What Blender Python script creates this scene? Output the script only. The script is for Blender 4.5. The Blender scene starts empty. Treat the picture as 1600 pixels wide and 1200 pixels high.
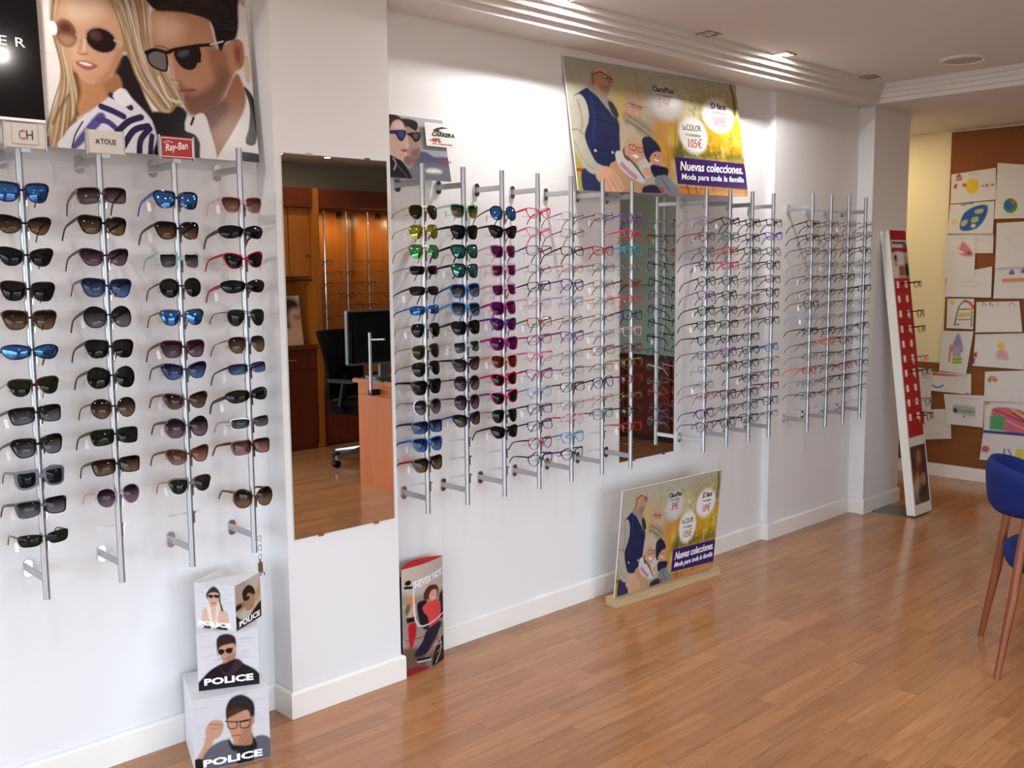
import bpy, bmesh, math, random
import numpy as np
from mathutils import Vector, Matrix
random.seed(7)
scene = bpy.context.scene
COL = scene.collection

# ------------------------------------------------------------------ camera, sky, exposure
FOCAL_PX, YAW, PITCH, ROLL = 1548.54, 0.760683, 0.115503, 0.008694
cy_, sy_, cp_, sp_ = math.cos(YAW), math.sin(YAW), math.cos(PITCH), math.sin(PITCH)
fwd = Vector((sy_*cp_, cy_*cp_, -sp_)); right = Vector((cy_, -sy_, 0)); down = fwd.cross(right)
r_ = right*math.cos(ROLL) + down*math.sin(ROLL); d_ = down*math.cos(ROLL) - right*math.sin(ROLL)
cam_data = bpy.data.cameras.new('camera'); cam = bpy.data.objects.new('camera', cam_data); COL.objects.link(cam)
cam_data.sensor_width = 36; cam_data.lens = 36*FOCAL_PX/1600; cam_data.clip_start = 0.02
m_ = Matrix((r_, -d_, -fwd)).transposed().to_4x4(); m_.translation = (0, 0, 1.55); cam.matrix_world = m_
scene.camera = cam
scene.view_settings.view_transform = 'Standard'; scene.view_settings.look = 'None'
scene.view_settings.gamma = 1; scene.view_settings.use_curve_mapping = False
scene.view_settings.exposure = 0.43
world = bpy.data.worlds.new('overcast_sky'); scene.world = world; world.use_nodes = True
wnt = world.node_tree; bg = wnt.nodes['Background']; bg.inputs[1].default_value = 6.2
wtc = wnt.nodes.new('ShaderNodeTexCoord'); wsp = wnt.nodes.new('ShaderNodeSeparateXYZ'); wmr = wnt.nodes.new('ShaderNodeMapRange'); wmx = wnt.nodes.new('ShaderNodeMixRGB')
wmr.inputs['From Min'].default_value = -.06; wmr.inputs['From Max'].default_value = .06          # street below the horizon, even overcast sky above
wmx.inputs[1].default_value = (.22, .21, .20, 1); wmx.inputs[2].default_value = (.76, .87, 1.0, 1)
wnt.links.new(wtc.outputs['Generated'], wsp.inputs[0]); wnt.links.new(wsp.outputs['Z'], wmr.inputs['Value'])
wnt.links.new(wmr.outputs[0], wmx.inputs[0]); wnt.links.new(wmx.outputs[0], bg.inputs[0])

def area(name, loc, power, size, color, rot=(0, 0, 0), shape='DISK', size_y=None, spread=None):
    l = bpy.data.lights.new(name, 'AREA'); l.shape = shape; l.size = size; l.energy = power; l.color = color
    if size_y: l.size_y = size_y
    if spread: l.spread = spread
    o = bpy.data.objects.new(name, l); COL.objects.link(o); o.location = loc; o.rotation_euler = rot
    o['kind'] = 'helper'
    return o
# daylight enters through the shop window at the near end: a portal lets the sky in
p_ = area('window_portal', (-2.49, 0.6, 1.08), 0, 4.6, (1, 1, 1), (0, -math.pi/2, 0), 'RECTANGLE', 1.95)
p_.data.size = 1.95; p_.data.size_y = 4.6; p_.data.cycles.is_portal = True
p_ = area('window_portal', (1.2, -1.89, 1.08), 0, 4.0, (1, 1, 1), (math.pi/2, 0, 0), 'RECTANGLE', 1.95)
p_.data.cycles.is_portal = True

# ------------------------------------------------------------------ helpers
def s2l(c):
    c = np.asarray(c, float); return np.where(c <= .04045, c/12.92, ((c+.055)/1.055)**2.4)
def hexl(h, k=1.0):
    h = h.lstrip('#'); v = s2l([int(h[i:i+2], 16)/255 for i in (0, 2, 4)])*k
    return (float(v[0]), float(v[1]), float(v[2]), 1)
MATS = {}
def mat(name, col='#808080', rough=.5, metal=0, spec=.5, coat=0, bump=0, bscale=60, var=0, emit=None, estr=0, trans=0, alpha=1):
    if name in MATS: return MATS[name]
    m = bpy.data.materials.new(name); m.use_nodes = True; nt = m.node_tree; b = nt.nodes['Principled BSDF']
    c = hexl(col) if isinstance(col, str) else col
    b.inputs['Base Color'].default_value = c; b.inputs['Roughness'].default_value = rough
    b.inputs['Metallic'].default_value = metal; b.inputs['Specular IOR Level'].default_value = spec
    b.inputs['Coat Weight'].default_value = coat; b.inputs['Coat Roughness'].default_value = .08
    b.inputs['Transmission Weight'].default_value = trans; b.inputs['Alpha'].default_value = alpha
    if emit: b.inputs['Emission Color'].default_value = hexl(emit); b.inputs['Emission Strength'].default_value = estr
    if bump or var:
        tc = nt.nodes.new('ShaderNodeTexCoord'); n = nt.nodes.new('ShaderNodeTexNoise')
        n.inputs['Scale'].default_value = bscale; n.inputs['Detail'].default_value = 3
        nt.links.new(tc.outputs['Object'], n.inputs['Vector'])
        if bump:
            bp = nt.nodes.new('ShaderNodeBump'); bp.inputs['Strength'].default_value = bump; bp.inputs['Distance'].default_value = .002
            nt.links.new(n.outputs['Fac'], bp.inputs['Height']); nt.links.new(bp.outputs['Normal'], b.inputs['Normal'])
        if var:
            mx = nt.nodes.new('ShaderNodeMixRGB'); mx.blend_type = 'MULTIPLY'; mx.inputs[0].default_value = var
            mx.inputs[1].default_value = c; nt.links.new(n.outputs['Fac'], mx.inputs[2]); nt.links.new(mx.outputs[0], b.inputs['Base Color'])
    MATS[name] = m; return m

def clear_mat(name, tint=(1, 1, 1, 1), gloss=.08, grad=None, coat=None, coatmix=0.0, rough=.03):
    """thin see-through sheet: tinted transparency under a glossy skin; grad = (top, bottom) tint along the lens height"""
    if name in MATS: return MATS[name]
    m = bpy.data.materials.new(name); m.use_nodes = True; nt = m.node_tree; nt.nodes.clear()
    out = nt.nodes.new('ShaderNodeOutputMaterial'); tr = nt.nodes.new('ShaderNodeBsdfTransparent'); gl = nt.nodes.new('ShaderNodeBsdfGlossy')
    gl.inputs['Roughness'].default_value = rough; tr.inputs[0].default_value = tint
    mx = nt.nodes.new('ShaderNodeMixShader'); lw = nt.nodes.new('ShaderNodeLayerWeight'); pw = nt.nodes.new('ShaderNodeMath'); pw.operation = 'POWER'; pw.inputs[1].default_value = 4.5
    fr = nt.nodes.new('ShaderNodeMath'); fr.operation = 'MULTIPLY'; fr.inputs[1].default_value = .8; nt.links.new(lw.outputs['Facing'], pw.inputs[0]); nt.links.new(pw.outputs[0], fr.inputs[0])
    mm = nt.nodes.new('ShaderNodeMath'); mm.operation = 'ADD'; mm.inputs[1].default_value = .022+gloss; mm.use_clamp = True
    nt.links.new(fr.outputs[0], mm.inputs[0]); nt.links.new(mm.outputs[0], mx.inputs[0])
    base = tr
    if grad:
        tc = nt.nodes.new('ShaderNodeTexCoord'); sp = nt.nodes.new('ShaderNodeSeparateXYZ'); mr = nt.nodes.new('ShaderNodeMapRange')
        mr.inputs['From Min'].default_value = .014; mr.inputs['From Max'].default_value = -.016
        cr = nt.nodes.new('ShaderNodeMixRGB'); cr.inputs[1].default_value = grad[0]; cr.inputs[2].default_value = grad[1]
        nt.links.new(tc.outputs['Object'], sp.inputs[0]); nt.links.new(sp.outputs['Z'], mr.inputs['Value'])
        nt.links.new(mr.outputs[0], cr.inputs[0]); nt.links.new(cr.outputs[0], tr.inputs[0])
    if coat:
        g2 = nt.nodes.new('ShaderNodeBsdfPrincipled'); g2.inputs['Base Color'].default_value = coat; g2.inputs['Metallic'].default_value = .85; g2.inputs['Roughness'].default_value = .12
        m2 = nt.nodes.new('ShaderNodeMixShader'); m2.inputs[0].default_value = coatmix
        nt.links.new(tr.outputs[0], m2.inputs[1]); nt.links.new(g2.outputs[0], m2.inputs[2]); base = m2
    nt.links.new(base.outputs[0], mx.inputs[1]); nt.links.new(gl.outputs[0], mx.inputs[2]); nt.links.new(mx.outputs[0], out.inputs[0])
    MATS[name] = m; return m

def wood_mat(name, c1, c2, rough=.3, scale=1.0, island=None, axis=0, contrast=1.0, coat=0):
    m = bpy.data.materials.new(name); m.use_nodes = True; nt = m.node_tree; b = nt.nodes['Principled BSDF']; L = nt.links.new
    g = nt.nodes.new('ShaderNodeNewGeometry'); mp = nt.nodes.new('ShaderNodeMapping')
    sc = [14*scale]*3; sc[axis] = 1.1*scale; mp.inputs['Scale'].default_value = sc
    add = nt.nodes.new('ShaderNodeVectorMath'); add.operation = 'ADD'
    L(g.outputs['Position'], add.inputs[0])
    if island:
        src = g.outputs['Random Per Island'] if island == 'island' else nt.nodes.new('ShaderNodeObjectInfo').outputs['Random']
        mu = nt.nodes.new('ShaderNodeMath'); mu.operation = 'MULTIPLY'; mu.inputs[1].default_value = 37; L(src, mu.inputs[0])
        L(mu.outputs[0], add.inputs[1])
    L(add.outputs[0], mp.inputs['Vector'])
    n = nt.nodes.new('ShaderNodeTexNoise'); n.inputs['Scale'].default_value = 2.2; n.inputs['Detail'].default_value = 6; n.inputs['Distortion'].default_value = .9
    L(mp.outputs[0], n.inputs['Vector'])
    n2 = nt.nodes.new('ShaderNodeTexNoise'); n2.inputs['Scale'].default_value = 9; n2.inputs['Detail'].default_value = 4; L(mp.outputs[0], n2.inputs['Vector'])
    mxn = nt.nodes.new('ShaderNodeMixRGB'); mxn.inputs[0].default_value = .35; L(n.outputs['Fac'], mxn.inputs[1]); L(n2.outputs['Fac'], mxn.inputs[2])
    r = nt.nodes.new('ShaderNodeValToRGB'); r.color_ramp.elements[0].position = .5-.22/contrast; r.color_ramp.elements[1].position = .5+.22/contrast
    r.color_ramp.elements[0].color = hexl(c1); r.color_ramp.elements[1].color = hexl(c2); L(mxn.outputs[0], r.inputs[0])
    colr = r.outputs[0]
    if island:
        mr = nt.nodes.new('ShaderNodeMapRange'); mr.inputs['To Min'].default_value = .88; mr.inputs['To Max'].default_value = 1.1; L(src, mr.inputs['Value'])
        hv = nt.nodes.new('ShaderNodeHueSaturation'); L(colr, hv.inputs['Color']); L(mr.outputs[0], hv.inputs['Value']); colr = hv.outputs[0]
    L(colr, b.inputs['Base Color']); b.inputs['Roughness'].default_value = rough; b.inputs['Coat Weight'].default_value = coat; b.inputs['Coat Roughness'].default_value = .12
    bp = nt.nodes.new('ShaderNodeBump'); bp.inputs['Strength'].default_value = .06; bp.inputs['Distance'].default_value = .001
    L(mxn.outputs[0], bp.inputs['Height']); L(bp.outputs[0], b.inputs['Normal'])
    MATS[name] = m; return m

class MB:
    """collects simple solids, then links them as one mesh object"""
    def __init__(s): s.v = []; s.f = []; s.m = []; s.cur = 0
    def add(s, v, f):
        o = len(s.v); s.v += [tuple(p) for p in v]; s.f += [tuple(i+o for i in q) for q in f]; s.m += [s.cur]*len(f); return s
    def box(s, x0, x1, y0, y1, z0, z1, M=None):
        v = [Vector((x, y, z)) for x in (x0, x1) for y in (y0, y1) for z in (z0, z1)]
        if M is not None: v = [M @ p for p in v]
        return s.add(v, [(0, 1, 3, 2), (4, 6, 7, 5), (0, 4, 5, 1), (2, 3, 7, 6), (0, 2, 6, 4), (1, 5, 7, 3)])
    def rbox(s, x0, x1, y0, y1, z0, z1, r=.004, n=3, axis='z'):
        """box with rounded edges about one axis"""
        if axis == 'z': a0, a1, b0, b1, c0, c1 = x0, x1, y0, y1, z0, z1
        elif axis == 'y': a0, a1, b0, b1, c0, c1 = x0, x1, z0, z1, y0, y1
        else: a0, a1, b0, b1, c0, c1 = y0, y1, z0, z1, x0, x1
        pts = []
        for cx, cy, t0 in ((a1-r, b1-r, 0), (a0+r, b1-r, 90), (a0+r, b0+r, 180), (a1-r, b0+r, 270)):
            for i in range(n+1):
                t = math.radians(t0+90*i/n); pts.append((cx+r*math.cos(t), cy+r*math.sin(t)))
        return s.prism(pts, c0, c1, axis)
    def prism(s, pts, c0, c1, axis='z'):
        n = len(pts); f3 = {'z': lambda a, b, c: (a, b, c), 'y': lambda a, b, c: (a, c, b), 'x': lambda a, b, c: (c, a, b)}[axis]
        v = [f3(a, b, c0) for a, b in pts] + [f3(a, b, c1) for a, b in pts]
        return s.add(v, [tuple(range(n-1, -1, -1)), tuple(range(n, 2*n))] + [(i, (i+1) % n, n+(i+1) % n, n+i) for i in range(n)])
    def tube(s, pts, r, n=8, caps=True, closed=False):
        pts = [Vector(p) for p in pts]; k = len(pts); rs = r if isinstance(r, (list, tuple)) else [r]*k
        V = []; up0 = None
        for i, p in enumerate(pts):
            if closed: t = pts[(i+1) % k]-pts[i-1]
            else: t = pts[min(i+1, k-1)]-pts[max(i-1, 0)]
            t.normalize()
            if up0 is None: up0 = Vector((0, 0, 1)) if abs(t.z) < .9 else Vector((1, 0, 0))
            a = t.cross(up0)
            if a.length < 1e-6: a = t.cross(Vector((0, 1, 0)))
            a.normalize(); b = a.cross(t); up0 = b
            for j in range(n):
                q = 2*math.pi*j/n; V.append(p+(a*math.cos(q)+b*math.sin(q))*rs[i])
        F = []
        for i in range(k if closed else k-1):
            for j in range(n):
                i2 = (i+1) % k; F.append((i*n+j, i*n+(j+1) % n, i2*n+(j+1) % n, i2*n+j))
        if caps and not closed: F += [tuple(range(n-1, -1, -1)), tuple((k-1)*n+j for j in range(n))]
        return s.add(V, F)
    def lathe(s, prof, n=20, c=(0, 0, 0)):
        V = []; k = len(prof)
        for r, z in prof:
            for j in range(n):
                q = 2*math.pi*j/n; V.append((c[0]+r*math.cos(q), c[1]+r*math.sin(q), c[2]+z))
        F = [(i*n+j, i*n+(j+1) % n, (i+1)*n+(j+1) % n, (i+1)*n+j) for i in range(k-1) for j in range(n)]
        F += [tuple(range(n-1, -1, -1)), tuple((k-1)*n+j for j in range(n))]
        return s.add(V, F)
    def mesh(s, name, mats, smooth=False):
        me = bpy.data.meshes.new(name); me.from_pydata(s.v, [], s.f)
        for m in (mats if isinstance(mats, (list, tuple)) else [mats]): me.materials.append(m)
        if any(s.m): me.polygons.foreach_set('material_index', s.m)
        bm = bmesh.new(); bm.from_mesh(me); bmesh.ops.recalc_face_normals(bm, faces=bm.faces); bm.to_mesh(me); bm.free()
        if smooth:
            me.polygons.foreach_set('use_smooth', [True]*len(me.polygons))
            if smooth != 'all': me.set_sharp_from_angle(angle=math.radians(40))
        return me
    def build(s, name, mats, parent=None, smooth=False):
        return link(name, s.mesh(name, mats, smooth), parent)
def link(name, me, parent=None):
    o = bpy.data.objects.new(name, me); COL.objects.link(o)
    if parent is not None: o.parent = parent
    return o
def tag(o, label=None, cat=None, group=None, kind=None):
    if label: o['label'] = label
    if cat: o['category'] = cat
    if group: o['group'] = group
    if kind: o['kind'] = kind
    return o
def thing(name, label, cat, loc=(0, 0, 0), rz=0, group=None, M=None):
    o = bpy.data.objects.new(name, None); COL.objects.link(o); o.empty_display_size = .05
    if M is not None: o.matrix_world = M
    else: o.location = loc; o.rotation_euler = (0, 0, rz)
    return tag(o, label, cat, group)
def struct(name, mb, m, label=None, cat=None, smooth=False):
    o = mb.build(name, m, None, smooth); tag(o, label, cat, kind='structure'); return o

# flat printing: artwork is painted into a small colour field, stored as a colour attribute on a fine sheet
def catmull(p, n=6, closed=True):
    p = np.asarray(p, float); k = len(p)
    if k < 3: return p
    out = []
    t = np.linspace(0, 1, n, endpoint=False)[:, None]
    for i in range(k if closed else k-1):
        if closed: a, b, c, d = p[i-1], p[i], p[(i+1) % k], p[(i+2) % k]
        else: a, b, c, d = p[max(i-1, 0)], p[i], p[i+1], p[min(i+2, k-1)]
        out.append(.5*((2*b)+(c-a)*t+(2*a-5*b+4*c-d)*t*t+(3*b-a-3*c+d)*t**3))
    if not closed: out.append(p[-1:])
    return np.vstack(out)
class Paint:
    def __init__(s, w, h, asp, bg):
        s.w, s.h, s.asp = w, h, asp; s.c = np.empty((h, w, 3)); s.c[:] = hexl(bg)[:3]
        s.U, s.V = np.meshgrid((np.arange(w)+.5)/w*asp, (np.arange(h)+.5)/h); s.px = 1/h
    def blend(s, sl, a, col): s.c[sl] += (np.asarray(col)-s.c[sl])*a[..., None]
    def win(s, x0, x1, y0, y1, pad):
        i0 = max(int((y0-pad)*s.h), 0); i1 = min(int((y1+pad)*s.h)+2, s.h); j0 = max(int((x0-pad)/s.asp*s.w), 0); j1 = min(int((x1+pad)/s.asp*s.w)+2, s.w)
        return (slice(i0, i1), slice(j0, j1)) if i1 > i0 and j1 > j0 else None
    def seg(s, X, Y, P, closed):
        d = np.full(X.shape, 1e9); n = len(P)
        for i in range(n if closed else n-1):
            a = P[i]; b = P[(i+1) % n]; e = b-a; L = e@e+1e-12
            t = np.clip(((X-a[0])*e[0]+(Y-a[1])*e[1])/L, 0, 1); d = np.minimum(d, (X-a[0]-t*e[0])**2+(Y-a[1]-t*e[1])**2)
        return np.sqrt(d)
    def poly(s, pts, col, soft=0, alpha=1, smooth=True):
        P = np.asarray(pts, float)*(s.asp, 1)
        if smooth: P = catmull(P, 4)
        soft = max(soft, .7*s.px); sl = s.win(P[:, 0].min(), P[:, 0].max(), P[:, 1].min(), P[:, 1].max(), soft*2)
        if not sl: return
        X, Y = s.U[sl], s.V[sl]; ins = np.zeros(X.shape, bool); n = len(P)
        for i in range(n):
            (x1, y1), (x2, y2) = P[i], P[(i+1) % n]
            if y1 != y2: ins ^= ((y1 > Y) != (y2 > Y)) & (X < (x2-x1)*(Y-y1)/(y2-y1)+x1)
        d = s.seg(X, Y, P, True); sd = np.where(ins, d, -d)
        s.blend(sl, np.clip(sd/soft*.5+.5, 0, 1)*alpha, col)
    def line(s, pts, wd, col, soft=0, alpha=1):
        P = np.asarray(pts, float)*(s.asp, 1)
        if len(P) > 2: P = catmull(P, 5, False)
        soft = max(soft, .7*s.px); sl = s.win(P[:, 0].min(), P[:, 0].max(), P[:, 1].min(), P[:, 1].max(), soft+wd)
        if not sl: return
        d = s.seg(s.U[sl], s.V[sl], P, False); s.blend(sl, np.clip((wd/2-d)/soft+.5, 0, 1)*alpha, col)
    def ell(s, c, rx, ry, col, soft=0, alpha=1):
        t = np.linspace(0, 2*np.pi, 20, endpoint=False)
        s.poly(np.c_[c[0]+rx/s.asp*np.cos(t), c[1]+ry*np.sin(t)], col, soft, alpha, False)
    def grain(s, amt, n=9, seed=1):
        g = np.random.RandomState(seed).rand(max(2, s.h//n)+2, max(2, s.w//n)+2)
        y = np.linspace(0, g.shape[0]-1.01, s.h); x = np.linspace(0, g.shape[1]-1.01, s.w); yi = y.astype(int); xi = x.astype(int)
        fy = (y-yi)[:, None]; fx = (x-xi)[None]; G = (g[yi][:, xi]*(1-fy)*(1-fx)+g[yi+1][:, xi]*fy*(1-fx)+g[yi][:, xi+1]*(1-fy)*fx+g[yi+1][:, xi+1]*fy*fx)
        s.c *= (1+amt*(G-.5)*2)[..., None]
def run_art(art):
    """art = (width, aspect, background, ops); coordinates are thousandths of the sheet"""
    w, asp, bgc, ops = art; p = Paint(w, max(8, int(round(w/asp))), asp, bgc)
    for op in ops:
        k = op[0]
        if k == 'g': p.grain(op[1], op[2]); continue
        if k == 'h':     # strands between two guide lines: seed, count, width, opacity, colours, guide, guide
            rs = np.random.RandomState(op[1]); A = np.array(op[6], float).reshape(-1, 2)/1000; B = np.array(op[7], float).reshape(-1, 2)/1000
            for _ in range(op[2]):
                t = np.clip(rs.rand()+rs.uniform(-.06, .06, (len(A), 1)), 0, 1); c = op[5][rs.randint(len(op[5]))]
                p.line(A*(1-t)+B*t, op[3]/1000*rs.uniform(.5, 1.5), hexl(c)[:3], op[3]/1000*.5, op[4])
            continue
        if k == 's':     # scattered dabs: seed, count, box, radii, colours, opacity
            rs = np.random.RandomState(op[1]); x0, y0, x1, y1 = [t/1000 for t in op[3]]
            for _ in range(op[2]):
                r = rs.uniform(op[4][0], op[4][1])/1000; c = op[5][rs.randint(len(op[5]))]
                p.ell((rs.uniform(x0, x1), rs.uniform(y0, y1)), r*rs.uniform(.6, 1.4), r*rs.uniform(.6, 1.4), hexl(c)[:3], r*.9, op[6])
            continue
        col = hexl(op[1])[:3]; soft = op[2]/1000; al = op[3]
        pts = [(op[-1][i]/1000, op[-1][i+1]/1000) for i in range(0, len(op[-1]), 2)]
        if k == 'p': p.poly(pts, col, soft, al)
        elif k == 'q': p.poly(pts, col, soft, al, False)
        elif k == 'l': p.line(pts, op[4]/1000, col, soft, al)
        elif k == 'e': p.ell(pts[0], op[4]/1000, op[5]/1000, col, soft, al)
    return p
def print_mat(name, rough=.3, coat=0, spec=.5):
    if name in MATS: return MATS[name]
    m = bpy.data.materials.new(name); m.use_nodes = True; nt = m.node_tree; b = nt.nodes['Principled BSDF']
    a = nt.nodes.new('ShaderNodeVertexColor'); a.layer_name = 'ink'; nt.links.new(a.outputs[0], b.inputs['Base Color'])
    b.inputs['Roughness'].default_value = rough; b.inputs['Coat Weight'].default_value = coat; b.inputs['Coat Roughness'].default_value = .06; b.inputs['Specular IOR Level'].default_value = spec
    MATS[name] = m; return m
def sheet_mesh(name, paint, f, m):
    """grid sheet: f(u, v) -> point, v downward"""
    w, h = paint.w, paint.h; u, v = np.meshgrid(np.arange(w)/(w-1), np.arange(h)/(h-1))
    co = f(u, v).reshape(-1, 3); idx = np.arange(w*h).reshape(h, w)
    q = np.stack([idx[1:, :-1], idx[1:, 1:], idx[:-1, 1:], idx[:-1, :-1]], -1).reshape(-1, 4)
    me = bpy.data.meshes.new(name); me.vertices.add(w*h); me.vertices.foreach_set('co', co.astype(np.float32).ravel())
    me.loops.add(q.size); me.loops.foreach_set('vertex_index', q.astype(np.int32).ravel())
    me.polygons.add(len(q)); me.polygons.foreach_set('loop_start', np.arange(0, q.size, 4, dtype=np.int32))
    me.update(); at = me.color_attributes.new('ink', 'FLOAT_COLOR', 'POINT')
    c = np.ones((w*h, 4), np.float32); c[:, :3] = np.clip(paint.c.reshape(-1, 3), 0, 1)*.80; at.data.foreach_set('color', c.ravel())
    me.materials.append(m); me.validate(); return me
def plane_f(O, U, V):
    O, U, V = (np.array(x, float) for x in (O, U, V))
    return lambda u, v: O+u[..., None]*U+(1-v)[..., None]*V
def text(name, s, O, X, Z, size, m, parent, depth=.0006, shear=0, bold=0, align='LEFT', space=1.0, width=None):
    """lettering as thin geometry; O = lower-left, X = writing direction, Z = up direction (world or parent space)"""
    c = bpy.data.curves.new(name, 'FONT'); c.body = s; c.size = size; c.extrude = depth/2; c.shear = shear; c.offset = bold; c.space_character = space; c.align_x = align; c.resolution_u = 2
    o = bpy.data.objects.new(name, c); COL.objects.link(o)
    me = bpy.data.meshes.new_from_object(o.evaluated_get(bpy.context.evaluated_depsgraph_get())); COL.objects.unlink(o); bpy.data.objects.remove(o); bpy.data.curves.remove(c)
    X = Vector(X).normalized(); Z = Vector(Z).normalized(); N = X.cross(Z)
    k = 1.0
    if width:
        xs = [v.co.x for v in me.vertices]; k = width/max(max(xs)-min(xs), 1e-6)
    M = Matrix((X*k, Z, N)).transposed().to_4x4(); M.translation = Vector(O)
    me.transform(M); me.materials.clear(); me.materials.append(m); me.name = name
    return link(name, me, parent)

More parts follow.
